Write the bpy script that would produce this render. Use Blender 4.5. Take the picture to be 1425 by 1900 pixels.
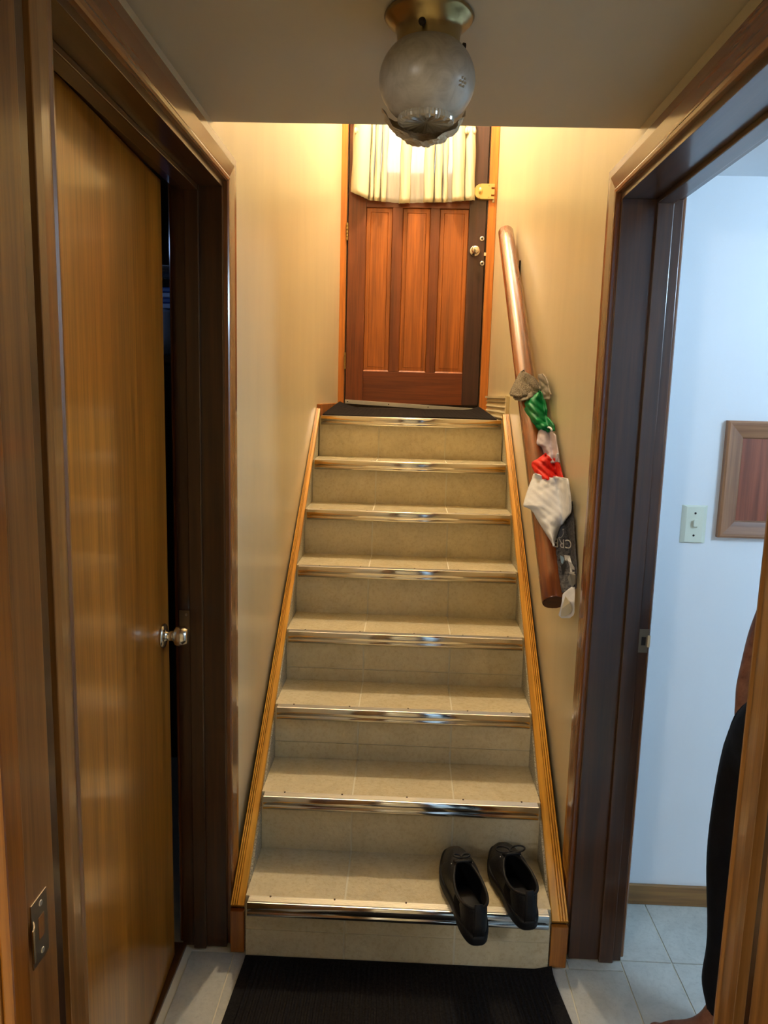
import bpy, bmesh, math, random
import numpy as np
from mathutils import Vector, Matrix, noise as mnoise
for o in list(bpy.data.objects): bpy.data.objects.remove(o, do_unlink=True)
random.seed(7)
PI = math.pi
SC = bpy.context.scene
COL = SC.collection

# ------------------------------------------------------------------ camera
CAM = Vector((-0.01165, -1.91542, 1.62252))
YAW, PIT, ROL, F = -0.0292, -0.1538, 0.0267, 1389.05
fw = Vector((math.sin(YAW)*math.cos(PIT), math.cos(YAW)*math.cos(PIT), math.sin(PIT)))
rt0 = Vector((math.cos(YAW), -math.sin(YAW), 0)); up0 = rt0.cross(fw)
RT = math.cos(ROL)*rt0 + math.sin(ROL)*up0
UP = -math.sin(ROL)*rt0 + math.cos(ROL)*up0
cd = bpy.data.cameras.new('camera'); cam = bpy.data.objects.new('camera', cd); COL.objects.link(cam)
cam.matrix_world = Matrix(((RT.x, UP.x, -fw.x, CAM.x), (RT.y, UP.y, -fw.y, CAM.y), (RT.z, UP.z, -fw.z, CAM.z), (0, 0, 0, 1)))
cd.sensor_fit = 'VERTICAL'; cd.sensor_height = 24.0; cd.lens = F/1900*24.0; cd.clip_start = 0.02
SC.camera = cam

def at(px, py, ax, v):
    """point where the sight line of a photograph pixel meets the plane axis=v"""
    d = fw + RT*((px-712.5)/F) - UP*((py-950)/F)
    t = (v-CAM[ax])/d[ax]
    return CAM + d*t
def proj(P):
    d = Vector(P)-CAM; z = d.dot(fw)
    return 712.5+F*d.dot(RT)/z, 950-F*d.dot(UP)/z

# ------------------------------------------------------------------ world, light levels, exposure
w = bpy.data.worlds.new('sky'); SC.world = w; w.use_nodes = True
bg = w.node_tree.nodes['Background']; bg.inputs[0].default_value = (0.52, 0.76, 1.0, 1); bg.inputs[1].default_value = 2.4
LAMP_STAIR = (820.0, (1.0, 0.83, 0.60))
LAMP_ROOM = (78.0, (0.54, 0.77, 1.0))
LAMP_BACK = (85.0, (0.98, 0.94, 0.88))
FILL_CLOSET = (9.0, (0.35, 0.55, 1.0))  # added fill light for the closet items
SC.view_settings.view_transform = 'Standard'; SC.view_settings.look = 'None'
SC.view_settings.gamma = 1.0; SC.view_settings.use_curve_mapping = False
SC.view_settings.exposure = 0.08

# ------------------------------------------------------------------ materials
def srgb(r, g, b):
    f = lambda c: (c/255/12.92 if c/255 <= 0.04045 else ((c/255+0.055)/1.055)**2.4)
    return (f(r), f(g), f(b), 1)
def base_mat(name, col, rough=0.5, metal=0.0, coat=0.0, spec=0.5, trans=0.0):
    m = bpy.data.materials.new(name); m.use_nodes = True
    b = m.node_tree.nodes['Principled BSDF']
    b.inputs['Base Color'].default_value = col; b.inputs['Roughness'].default_value = rough
    b.inputs['Metallic'].default_value = metal; b.inputs['Coat Weight'].default_value = coat
    b.inputs['Coat Roughness'].default_value = 0.12
    b.inputs['Specular IOR Level'].default_value = spec; b.inputs['Transmission Weight'].default_value = trans
    return m, m.node_tree, b
def tex_noise(nt, scale3, sc=1.0, det=5, rgh=0.6, dist=0.0, coord='Object'):
    tc = nt.nodes.new('ShaderNodeTexCoord'); mp = nt.nodes.new('ShaderNodeMapping'); n = nt.nodes.new('ShaderNodeTexNoise')
    mp.inputs['Scale'].default_value = scale3
    n.inputs['Scale'].default_value = sc; n.inputs['Detail'].default_value = det
    n.inputs['Roughness'].default_value = rgh; n.inputs['Distortion'].default_value = dist
    nt.links.new(tc.outputs[coord], mp.inputs['Vector']); nt.links.new(mp.outputs[0], n.inputs['Vector'])
    return n
def ramp(nt, fac, stops):
    r = nt.nodes.new('ShaderNodeValToRGB')
    e = r.color_ramp.elements
    while len(e) < len(stops): e.new(0.5)
    for i, (p, c) in enumerate(stops): e[i].position = p; e[i].color = c
    nt.links.new(fac, r.inputs[0]); return r
def bump(nt, b, h, strength=0.3, dist=0.002):
    bp = nt.nodes.new('ShaderNodeBump'); bp.inputs['Strength'].default_value = strength; bp.inputs['Distance'].default_value = dist
    nt.links.new(h, bp.inputs['Height']); nt.links.new(bp.outputs[0], b.inputs['Normal']); return bp
def mixc(nt, fac, a, b_, mode='MIX'):
    m = nt.nodes.new('ShaderNodeMix'); m.data_type = 'RGBA'; m.blend_type = mode
    if isinstance(fac, (int, float)): m.inputs[0].default_value = fac
    else: nt.links.new(fac, m.inputs[0])
    for k, x in ((6, a), (7, b_)):
        if isinstance(x, tuple): m.inputs[k].default_value = x
        else: nt.links.new(x, m.inputs[k])
    return m.outputs[2]
def wood(name, dark, light, axis='z', rough=0.35, coat=0.3, fine=90, ctr=(0.3, 0.7), tilt=0):
    m, nt, b = base_mat(name, light, rough, coat=coat)
    s = {'x': (1.2, 28, 28), 'y': (28, 1.2, 28), 'z': (28, 28, 1.2)}[axis]
    n1 = tex_noise(nt, s, 1.0, 6, 0.62, 0.4)
    s2 = tuple(v*fine/28 if v > 2 else v*3 for v in s)
    n2 = tex_noise(nt, s2, 1.0, 3, 0.6)
    c1 = ramp(nt, n1.outputs['Fac'], [(ctr[0], dark), (ctr[1], light)])
    c2 = ramp(nt, n2.outputs['Fac'], [(0.35, (0.62, 0.6, 0.58, 1)), (0.6, (1, 1, 1, 1))])
    out = mixc(nt, 0.75, c1.outputs[0], c2.outputs[0], 'MULTIPLY')
    nt.links.new(out, b.inputs['Base Color'])
    bump(nt, b, n2.outputs['Fac'], 0.12, 0.001)
    if tilt:
        for mp in [q for q in nt.nodes if q.type == 'MAPPING']:
            src = mp.inputs['Vector'].links[0].from_socket
            vr = nt.nodes.new('ShaderNodeVectorRotate'); vr.rotation_type = 'X_AXIS'; vr.inputs['Angle'].default_value = -tilt
            nt.links.new(src, vr.inputs['Vector']); nt.links.new(vr.outputs[0], mp.inputs['Vector'])
    return m
def paint(name, col, rough=0.45, amp=0.12, vert=True):
    m, nt, b = base_mat(name, col, rough)
    n = tex_noise(nt, (6, 6, 1.2) if vert else (2, 2, 2), 1.0, 5, 0.6, 0.3)
    d = tuple(c*(1-amp) for c in col[:3])+(1,)
    c = ramp(nt, n.outputs['Fac'], [(0.3, d), (0.7, col)])
    nt.links.new(c.outputs[0], b.inputs['Base Color'])
    n2 = tex_noise(nt, (160, 160, 60), 1.0, 4, 0.6)
    bump(nt, b, n2.outputs['Fac'], 0.15, 0.0008)
    return m
def emit(name, col, s):
    m = bpy.data.materials.new(name); m.use_nodes = True; nt = m.node_tree
    b = nt.nodes['Principled BSDF']; b.inputs['Base Color'].default_value = (1, 1, 1, 1)
    b.inputs['Emission Color'].default_value = (*col, 1); b.inputs['Emission Strength'].default_value = s
    return m
M = {}
M['leaf'] = wood('golden_veneer', srgb(126, 74, 16), srgb(180, 114, 32), 'z', 0.28, 0.5, 120)
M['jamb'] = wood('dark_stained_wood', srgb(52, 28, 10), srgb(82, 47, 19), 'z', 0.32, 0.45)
M['jambh'] = wood('dark_stained_wood_along', srgb(52, 28, 10), srgb(82, 47, 19), 'y', 0.32, 0.45)
M['jambx'] = wood('dark_stained_wood_across', srgb(52, 28, 10), srgb(82, 47, 19), 'x', 0.32, 0.45)
M['casing'] = wood('brown_casing_wood', srgb(98, 56, 26), srgb(150, 92, 46), 'z', 0.25, 0.6)
M['casingh'] = wood('brown_casing_wood_along', srgb(98, 56, 26), srgb(150, 92, 46), 'y', 0.25, 0.6)
M['near'] = wood('tan_casing_wood', srgb(110, 72, 32), srgb(168, 118, 62), 'z', 0.35, 0.3)
M['ext'] = wood('cedar_panel', srgb(124, 64, 17), srgb(178, 98, 32), 'z', 0.4, 0.25)
M['extr'] = wood('cedar_rail', srgb(92, 42, 14), srgb(124, 60, 22), 'x', 0.4, 0.25)
M['exts'] = wood('cedar_stile', srgb(92, 42, 14), srgb(126, 62, 23), 'z', 0.4, 0.25)
M['extd'] = wood('dark_lock_stile', srgb(48, 24, 18), srgb(76, 42, 30), 'z', 0.4, 0.25)
M['extc'] = wood('orange_casing', srgb(176, 96, 30), srgb(208, 128, 46), 'z', 0.4, 0.25)
M['cap'] = wood('honey_stringer_cap', srgb(214, 146, 46), srgb(248, 188, 76), 'y', 0.3, 0.4, tilt=0.71)
M['capz'] = wood('honey_block', srgb(150, 88, 28), srgb(190, 120, 44), 'z', 0.35, 0.3)
M['rail'] = wood('handrail_wood', srgb(96, 46, 18), srgb(160, 86, 40), 'y', 0.24, 0.6, ctr=(0.35, 0.62), tilt=0.76)
M['railend'] = wood('handrail_end_grain', srgb(58, 28, 16), srgb(84, 44, 24), 'x', 0.6, 0.0)
M['frame'] = wood('picture_frame_wood', srgb(120, 78, 50), srgb(172, 122, 84), 'z', 0.4, 0.2)
M['framex'] = wood('picture_frame_wood_across', srgb(120, 78, 50), srgb(172, 122, 84), 'x', 0.4, 0.2)
M['fpanel'] = wood('red_brown_panel', srgb(118, 58, 34), srgb(156, 86, 56), 'z', 0.4, 0.2)
M['baseb'] = wood('oak_baseboard', srgb(120, 82, 40), srgb(160, 116, 62), 'x', 0.4, 0.2)
M['wall'] = paint('cream_wall_paint', srgb(216, 203, 170), 0.32, 0.10)
M['ceil'] = paint('ceiling_paint', srgb(205, 196, 176), 0.6, 0.06, False)
M['white'] = paint('white_wall_paint', srgb(226, 230, 234), 0.5, 0.03)
M['chrome'], nt, b = base_mat('polished_aluminium', (0.82, 0.80, 0.76, 1), 0.14, 1.0)
n = tex_noise(nt, (3, 200, 200), 1, 4, 0.6); r = ramp(nt, n.outputs['Fac'], [(0.3, (0.1,)*3+(1,)), (0.7, (0.24,)*3+(1,))]); nt.links.new(r.outputs[0], b.inputs['Roughness'])
M['ribbed'], _, _ = base_mat('ribbed_aluminium', (0.80, 0.77, 0.70, 1), 0.38, 1.0)
M['alu'], _, _ = base_mat('matt_aluminium', (0.72, 0.71, 0.68, 1), 0.38, 1.0)
M['nickel'], _, _ = base_mat('satin_nickel', (0.70, 0.66, 0.58, 1), 0.22, 1.0)
M['brass'], _, _ = base_mat('old_brass', (0.40, 0.30, 0.13, 1), 0.30, 1.0)
M['bronze'], _, _ = base_mat('dull_bronze_plate', (0.26, 0.20, 0.14, 1), 0.35, 0.9)
M['gold'], _, _ = base_mat('yellow_brass', (0.62, 0.42, 0.15, 1), 0.35, 0.6)
M['iron'], _, _ = base_mat('dark_iron', (0.04, 0.03, 0.025, 1), 0.5, 0.8)
M['screw'], _, _ = base_mat('rusty_screw', (0.08, 0.05, 0.03, 1), 0.6, 0.6)
M['white_plastic'], _, _ = base_mat('ivory_plastic', srgb(214, 218, 200), 0.35)
M['ventpaint'] = paint('yellowed_white_paint', srgb(222, 208, 172), 0.4, 0.15)
def tile_mat(name, c0, c1, c2, bs, rough=0.28):
    m, nt, b = base_mat(name, c1, rough, spec=0.5)
    n1 = tex_noise(nt, (7, 7, 7), 1, 6, 0.7, 0.8); n2 = tex_noise(nt, (75, 75, 75), 1, 5, 0.75)
    a = ramp(nt, n1.outputs['Fac'], [(0.3, c0), (0.7, c1)])
    d = ramp(nt, n2.outputs['Fac'], [(0.36, c2), (0.52, (1, 1, 1, 1))])
    nt.links.new(mixc(nt, 0.8, a.outputs[0], d.outputs[0], 'MULTIPLY'), b.inputs['Base Color'])
    n3 = tex_noise(nt, (70, 70, 70), 1, 4, 0.65, 0.6)
    bump(nt, b, n3.outputs['Fac'], bs, 0.002)
    return m
M['tile'] = tile_mat('beige_stair_tile', srgb(208, 196, 164), srgb(228, 216, 184), (0.86, 0.81, 0.72, 1), 0.9, 0.13)
M['ftile'] = tile_mat('pale_floor_tile', srgb(172, 172, 164), srgb(196, 196, 188), (0.84, 0.84, 0.84, 1), 0.2, 0.3)
M['grout'] = paint('pale_grout', srgb(226, 220, 200), 0.7, 0.1, False)
M['speck'], nt, b = base_mat('speckled_stringer', srgb(170, 165, 148), 0.5)
n = tex_noise(nt, (260, 260, 260), 1, 3, 0.7); r = ramp(nt, n.outputs['Fac'], [(0.38, srgb(120, 118, 104)), (0.5, srgb(178, 172, 152)), (0.62, srgb(206, 200, 182))]); nt.links.new(r.outputs[0], b.inputs['Base Color'])
M['dark'], _, _ = base_mat('dark_gap', (0.01, 0.01, 0.012, 1), 0.9)
M['rubber'], nt, b = base_mat('black_ribbed_rubber', (0.012, 0.011, 0.012, 1), 0.8, spec=0.12)
n = tex_noise(nt, (150, 150, 150), 1, 3, 0.7); r = ramp(nt, n.outputs['Fac'], [(0.35, (0.004, 0.004, 0.005, 1)), (0.7, (0.018, 0.015, 0.014, 1))]); nt.links.new(r.outputs[0], b.inputs['Base Color'])
M['matworn'], nt, b = base_mat('worn_black_mat', (0.03, 0.025, 0.02, 1), 0.9, spec=0.08)
n = tex_noise(nt, (3, 8, 3), 1, 5, 0.7, 1.0); r = ramp(nt, n.outputs['Fac'], [(0.62, (0.014, 0.011, 0.010, 1)), (0.75, (0.10, 0.07, 0.035, 1))]); nt.links.new(r.outputs[0], b.inputs['Base Color'])
def fabric(name, c0, c1, sc=60, rough=0.85, bs=0.3):
    m, nt, b = base_mat(name, c1, rough, spec=0.2)
    n = tex_noise(nt, (sc, sc, sc), 1, 4, 0.7); r = ramp(nt, n.outputs['Fac'], [(0.32, c0), (0.68, c1)]); nt.links.new(r.outputs[0], b.inputs['Base Color'])
    bump(nt, b, n.outputs['Fac'], bs, 0.003); return m
M['fleece'] = fabric('grey_fleece', srgb(52, 44, 36), srgb(176, 164, 146), 260, 1.0, 1.0)
M['fleeceb'] = fabric('grey_fleece_backing', srgb(120, 112, 104), srgb(160, 152, 142), 60)
M['green'] = fabric('green_nylon', srgb(6, 100, 54), srgb(20, 150, 86), 20, 0.5)
M['lilac'] = fabric('lilac_cotton', srgb(184, 174, 188), srgb(206, 196, 208), 25)
M['red'] = fabric('red_nylon', srgb(190, 20, 12), srgb(235, 48, 34), 20, 0.6)
M['wcloth'] = fabric('white_cotton', srgb(224, 228, 238), srgb(240, 242, 248), 25)
M['tee'] = fabric('charcoal_print_cotton', srgb(44, 46, 54), srgb(124, 124, 128), 110)
M['print_white'], _, _ = base_mat('white_print_ink', srgb(205, 205, 205), 0.7)
M['print_blue'], _, _ = base_mat('blue_print_ink', srgb(140, 175, 210), 0.7)
M['print_grey'], _, _ = base_mat('grey_blue_print_ink', srgb(86, 92, 108), 0.7)
M['print_mid'], _, _ = base_mat('mid_grey_print_ink', srgb(120, 120, 116), 0.7)
M['skin'] = fabric('skin', srgb(118, 78, 62), srgb(156, 108, 86), 30, 0.55, 0.15)
M['bcloth'] = fabric('black_jersey', srgb(10, 11, 16), srgb(20, 21, 28), 30)
M['hair'], _, _ = base_mat('dark_hair', (0.02, 0.014, 0.01, 1), 0.6)
M['eye'], _, _ = base_mat('eye_white', (0.8, 0.8, 0.78, 1), 0.2)
M['shoe'] = fabric('black_leather', (0.006, 0.006, 0.007, 1), (0.016, 0.015, 0.016, 1), 120, 0.5)
M['shoetoe'] = fabric('brown_black_toe_mesh', (0.018, 0.015, 0.012, 1), (0.055, 0.045, 0.035, 1), 200, 0.7)
M['sole'], _, _ = base_mat('black_rubber_sole', (0.008, 0.008, 0.010, 1), 0.6, spec=0.3)
M['lining'], _, _ = base_mat('black_lining', (0.003, 0.003, 0.004, 1), 0.95, spec=0.1)
# curtain fabrics
def cloth_trans(name, col, tf, al=1.0):
    m = bpy.data.materials.new(name); m.use_nodes = True; nt = m.node_tree
    b = nt.nodes['Principled BSDF']; b.inputs['Base Color'].default_value = col; b.inputs['Roughness'].default_value = 0.9; b.inputs['Alpha'].default_value = al
    t = nt.nodes.new('ShaderNodeBsdfTranslucent'); t.inputs[0].default_value = col
    mx = nt.nodes.new('ShaderNodeMixShader'); mx.inputs[0].default_value = tf
    nt.links.new(b.outputs[0], mx.inputs[1]); nt.links.new(t.outputs[0], mx.inputs[2])
    if al < 1:
        tr = nt.nodes.new('ShaderNodeBsdfTransparent'); m2 = nt.nodes.new('ShaderNodeMixShader'); m2.inputs[0].default_value = 1-al
        nt.links.new(mx.outputs[0], m2.inputs[1]); nt.links.new(tr.outputs[0], m2.inputs[2]); mx = m2; b.inputs['Alpha'].default_value = 1
    nt.links.new(mx.outputs[0], nt.nodes['Material Output'].inputs[0]); return m
M['pleat'] = cloth_trans('cream_curtain', srgb(206, 196, 168), 0.06)
M['sheer'] = cloth_trans('sheer_curtain', srgb(226, 220, 206), 0.5, 0.72)
M['glass'], _, _ = base_mat('clear_glass', (1, 1, 1, 1), 0.02, trans=1.0)
M['glass'].node_tree.nodes['Principled BSDF'].inputs['IOR'].default_value = 1.05
# lamp globe
M['frost'], nt, b = base_mat('frosted_glass', srgb(176, 170, 160), 0.32, trans=0.06, spec=0.5)
n = tex_noise(nt, (22, 22, 22), 1, 4, 0.6, 2.0); r = ramp(nt, n.outputs['Fac'], [(0.30, srgb(166, 156, 140)), (0.65, srgb(190, 182, 166))]); nt.links.new(r.outputs[0], b.inputs['Base Color'])
M['cut'], nt, b = base_mat('cut_clear_glass', srgb(176, 166, 146), 0.12, trans=0.15, spec=0.8)
M['foil'], nt, b = base_mat('crumpled_foil', (0.62, 0.50, 0.33, 1), 0.45, 0.5)
n = tex_noise(nt, (25, 25, 90), 1, 5, 0.7, 1.5); bump(nt, b, n.outputs['Fac'], 1.0, 0.01)
M['blueplastic'], _, _ = base_mat('blue_plastic', srgb(40, 90, 170), 0.4)
M['bluewhite'], _, _ = base_mat('pale_plastic', srgb(190, 205, 235), 0.4)

# ------------------------------------------------------------------ mesh helpers
def link(name, bm, mat, parent=None, smooth=False, mats=None):
    me = bpy.data.meshes.new(name); bm.normal_update(); bm.to_mesh(me); bm.free()
    for m_ in (mats or [mat]): me.materials.append(m_)
    if smooth:
        for p in me.polygons: p.use_smooth = True
    o = bpy.data.objects.new(name, me); COL.objects.link(o)
    if parent is not None: o.parent = parent; o.matrix_parent_inverse = Matrix.Translation(-origin(parent))
    return o
def origin(o):
    v = Vector(o.location)
    while o.parent: o = o.parent; v = v
    return v
def empty(name, loc=(0, 0, 0)):
    o = bpy.data.objects.new(name, None); COL.objects.link(o); o.location = loc; o.empty_display_size = 0.05; return o
def tag(o, label=None, cat=None, group=None, kind=None):
    if label: o['label'] = label
    if cat: o['category'] = cat
    if group: o['group'] = group
    if kind: o['kind'] = kind
    return o
def box(bm, a, b, bev=0.0):
    x0, x1 = sorted((a[0], b[0])); y0, y1 = sorted((a[1], b[1])); z0, z1 = sorted((a[2], b[2]))
    vs = [bm.verts.new((x, y, z)) for x in (x0, x1) for y in (y0, y1) for z in (z0, z1)]
    fs = [(0, 1, 3, 2), (4, 6, 7, 5), (0, 4, 5, 1), (2, 3, 7, 6), (0, 2, 6, 4), (1, 5, 7, 3)]
    faces = [bm.faces.new([vs[i] for i in f]) for f in fs]
    if bev > 0:
        es = list({e for f in faces for e in f.edges})
        bmesh.ops.bevel(bm, geom=es, offset=bev, segments=2, affect='EDGES', profile=0.6)
def BX(a, b, bev=0.0):
    bm = bmesh.new(); box(bm, a, b, bev); return bm
def sweep(bm, prof, path, close=True, cap=True):
    """prof: function i-> list of points (Vector) for station i"""
    rings = [[bm.verts.new(p) for p in prof(i)] for i in range(path)]
    n = len(rings[0])
    for i in range(path-1):
        for j in range(n if close else n-1):
            bm.faces.new((rings[i][j], rings[i][(j+1) % n], rings[i+1][(j+1) % n], rings[i+1][j]))
    if cap and close:
        bm.faces.new(list(reversed(rings[0]))); bm.faces.new(rings[-1])
    bmesh.ops.recalc_face_normals(bm, faces=bm.faces)
def lathe(bm, prof, c, axis='z', n=40, dirn=1):
    """prof list of (r, h)"""
    c = Vector(c); rings = []
    for r, h in prof:
        ring = []
        for k in range(n):
            a = 2*PI*k/n; u, v = r*math.cos(a), r*math.sin(a)
            p = {'z': (u, v, h*dirn), 'x': (h*dirn, u, v), 'y': (u, h*dirn, v)}[axis]
            ring.append(bm.verts.new(c+Vector(p)))
        rings.append(ring)
    for i in range(len(rings)-1):
        for j in range(n):
            bm.faces.new((rings[i][j], rings[i][(j+1) % n], rings[i+1][(j+1) % n], rings[i+1][j]))
    bm.faces.new(rings[0]); bm.faces.new(rings[-1])
    bmesh.ops.recalc_face_normals(bm, faces=bm.faces)
def tube(bm, pts, r, n=10, caps=True):
    pts = [Vector(p) for p in pts]; rings = []
    up = Vector((0.13, 0.2, 1)).normalized()
    for i, p in enumerate(pts):
        d = (pts[min(i+1, len(pts)-1)]-pts[max(i-1, 0)]).normalized()
        s = d.cross(up); s = s.normalized() if s.length > 1e-4 else Vector((1, 0, 0)); t = s.cross(d)
        rr = r[i] if isinstance(r, (list, tuple)) else r
        rings.append([bm.verts.new(p+s*(rr*math.cos(2*PI*k/n))+t*(rr*math.sin(2*PI*k/n))) for k in range(n)])
    for i in range(len(rings)-1):
        for j in range(n): bm.faces.new((rings[i][j], rings[i][(j+1) % n], rings[i+1][(j+1) % n], rings[i+1][j]))
    if caps: bm.faces.new(rings[0]); bm.faces.new(rings[-1])
    bmesh.ops.recalc_face_normals(bm, faces=bm.faces)
def polyx(bm, pts, x0, x1):
    """prism with outline in the YZ plane"""
    a = [bm.verts.new((x0, y, z)) for y, z in pts]; b = [bm.verts.new((x1, y, z)) for y, z in pts]
    bm.faces.new(a); bm.faces.new(list(reversed(b)))
    for i in range(len(pts)):
        j = (i+1) % len(pts); bm.faces.new((a[i], b[i], b[j], a[j]))
    bmesh.ops.recalc_face_normals(bm, faces=bm.faces)

RISE, RUN, NS = 0.19, 0.2367, 8
LAND = RISE*NS
CZ = 2.257            # hall ceiling
HW = 0.426            # half length of a nosing
WL = lambda y: -0.50+0.030*max(0, y-0.08)
WR = lambda y: 0.508-0.027*max(0, y-0.10)
YD = 2.5              # face of the upper door
TOP = 4.10

# ------------------------------------------------------------------ floor with tiles
fl = empty('floor'); tag(fl, 'pale grey tiled floor of the lower hall and side room', 'floor', kind='structure')
bm = bmesh.new(); box(bm, (-2.6, -4.6, -0.06), (2.8, 2.7, -0.0035)); link('floor_slab', bm, M['grout'], fl)
def tiles(x0, x1, y0, y1):
    P = 0.321
    i0 = math.floor((x0+0.473)/P); j0 = math.floor((y0-0.082)/P)
    for i in range(i0, i0+20):
        for j in range(j0, j0+20):
            a, b_ = max(x0, -0.473+P*i), min(x1, -0.473+P*(i+1)); c, d = max(y0, 0.082+P*j), min(y1, 0.082+P*(j+1))
            if b_-a > 0.012 and d-c > 0.012:
                link('tile', BX((a+0.002, c+0.002, -0.004), (b_-0.002, d-0.002, 0.0), 0.0008), M['ftile'], fl)
tiles(-0.60, 0.66, -1.03, 0.04); tiles(0.66, 2.2, -1.03, 0.35); tiles(0.50, 0.66, 0.04, 0.08)
# ------------------------------------------------------------------ walls
def W(name, boxes, mat, label):
    bm = bmesh.new()
    for a, b_ in boxes: box(bm, a, b_)
    o = link(name, bm, mat); tag(o, label, 'wall', kind='structure'); return o
def tapered(bm, f0, f1, y0, y1, z0, z1):
    v = [bm.verts.new(p) for p in ((f0(y0), y0, z0), (f1(y0), y0, z0), (f1(y1), y1, z0), (f0(y1), y1, z0), (f0(y0), y0, z1), (f1(y0), y0, z1), (f1(y1), y1, z1), (f0(y1), y1, z1))]
    for f in ((0, 1, 2, 3), (4, 5, 6, 7), (0, 1, 5, 4), (1, 2, 6, 5), (2, 3, 7, 6), (3, 0, 4, 7)): bm.faces.new([v[i] for i in f])
    bmesh.ops.recalc_face_normals(bm, faces=bm.faces)
bm = bmesh.new()
box(bm, (-0.63, -1.03, 0), (-0.5, -0.883, TOP)); box(bm, (-0.63, -0.883, 2.155), (-0.5, 0.08, TOP))
tapered(bm, WL, lambda y: -0.63, 0.08, 2.62, 0, TOP)
o = link('wall_left', bm, M['wall']); tag(o, 'cream painted wall left of the stairs', 'wall', kind='structure')
bm = bmesh.new()
box(bm, (0.508, -1.03, 0), (0.66, -0.863, TOP)); box(bm, (0.508, -0.863, 2.150), (0.66, 0.10, TOP))
tapered(bm, WR, lambda y: 0.66, 0.10, 2.62, 0, TOP)
o = link('wall_right', bm, M['wall']); tag(o, 'cream painted wall right of the stairs behind the handrail', 'wall', kind='structure')
W('wall_header', [((-0.5, -0.10, CZ+0.06), (0.508, -0.025, TOP))], M['wall'], 'cream wall above the edge of the hall ceiling')
bm = bmesh.new()
box(bm, (-0.5, 2.52, 0), (-0.395, 2.62, TOP)); box(bm, (0.395, 2.52, 0), (0.508, 2.62, TOP)); box(bm, (-0.395, 2.52, 3.62), (0.395, 2.62, TOP)); box(bm, (-0.395, 2.52, 0), (0.395, 2.62, 1.53))
o = link('wall_back', bm, M['wall']); tag(o, 'cream wall around the upper entrance door', 'wall', kind='structure')
W('ceiling', [((-0.63, -1.03, CZ), (0.66, -0.025, CZ+0.06))], M['ceil'], 'low beige ceiling over the hall')['category'] = 'ceiling'
W('ceiling_stairwell', [((-0.63, -0.1, TOP), (0.66, 2.62, TOP+0.06))], M['ceil'], 'ceiling high over the stairwell')['category'] = 'ceiling'
# side room (right)
W('wall_side_room_far', [((0.66, 0.35, 0), (2.7, 0.45, CZ+0.02))], M['white'], 'white wall seen through the right doorway')
W('wall_side_room_end', [((2.6, -2.2, 0), (2.7, 0.35, CZ+0.02))], M['white'], 'white end wall of the side room')
W('wall_side_room_near', [((0.66, -2.3, 0), (2.7, -2.2, CZ+0.02))], M['white'], 'white near wall of the side room')
W('wall_side_room_hall', [((0.66, -2.2, 0), (0.70, -0.93, CZ+0.02)), ((0.66, 0.17, 0), (0.665, 0.35, CZ+0.02))], M['white'], 'white wall beside the doorway inside the side room')
W('ceiling_side_room', [((0.66, -2.3, CZ+0.005), (2.7, 0.45, CZ+0.07))], M['white'], 'white ceiling of the side room')['category'] = 'ceiling'
# rear room (behind the camera) and the wall holding its doorway
W('wall_doorway', [((-2.5, -1.16, 0), (-0.48, -1.03, CZ)), ((0.48, -1.16, 0), (0.66, -1.03, CZ)), ((-0.48, -1.16, 2.17), (0.48, -1.03, CZ))], M['wall'], 'wall holding the near doorway')
W('wall_rear_left', [((-2.5, -4.5, 0), (-2.4, -1.16, 2.4))], M['wall'], 'left wall of the rear room')
W('wall_rear_back', [((-2.5, -4.6, 0), (0.66, -4.5, 2.4))], M['wall'], 'back wall of the rear room')
W('wall_rear_right', [((0.60, -4.5, 0), (0.66, -1.16, 2.4))], M['wall'], 'right wall of the rear room')
W('ceiling_rear', [((-2.5, -4.6, 2.4), (0.66, -1.03, 2.46)), ((-2.5, -1.16, CZ), (0.66, -1.03, 2.4))], M['ceil'], 'ceiling of the rear room')['category'] = 'ceiling'
# closet
W('wall_closet', [((-1.8, -1.03, 0), (-1.7, 1.3, 2.3)), ((-1.7, 1.2, 0), (-0.63, 1.3, 2.24)), ((-1.7, -1.03, 2.24), (-0.63, 1.3, 2.3))], M['jamb'], 'dim walls of the closet behind the left door')

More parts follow.
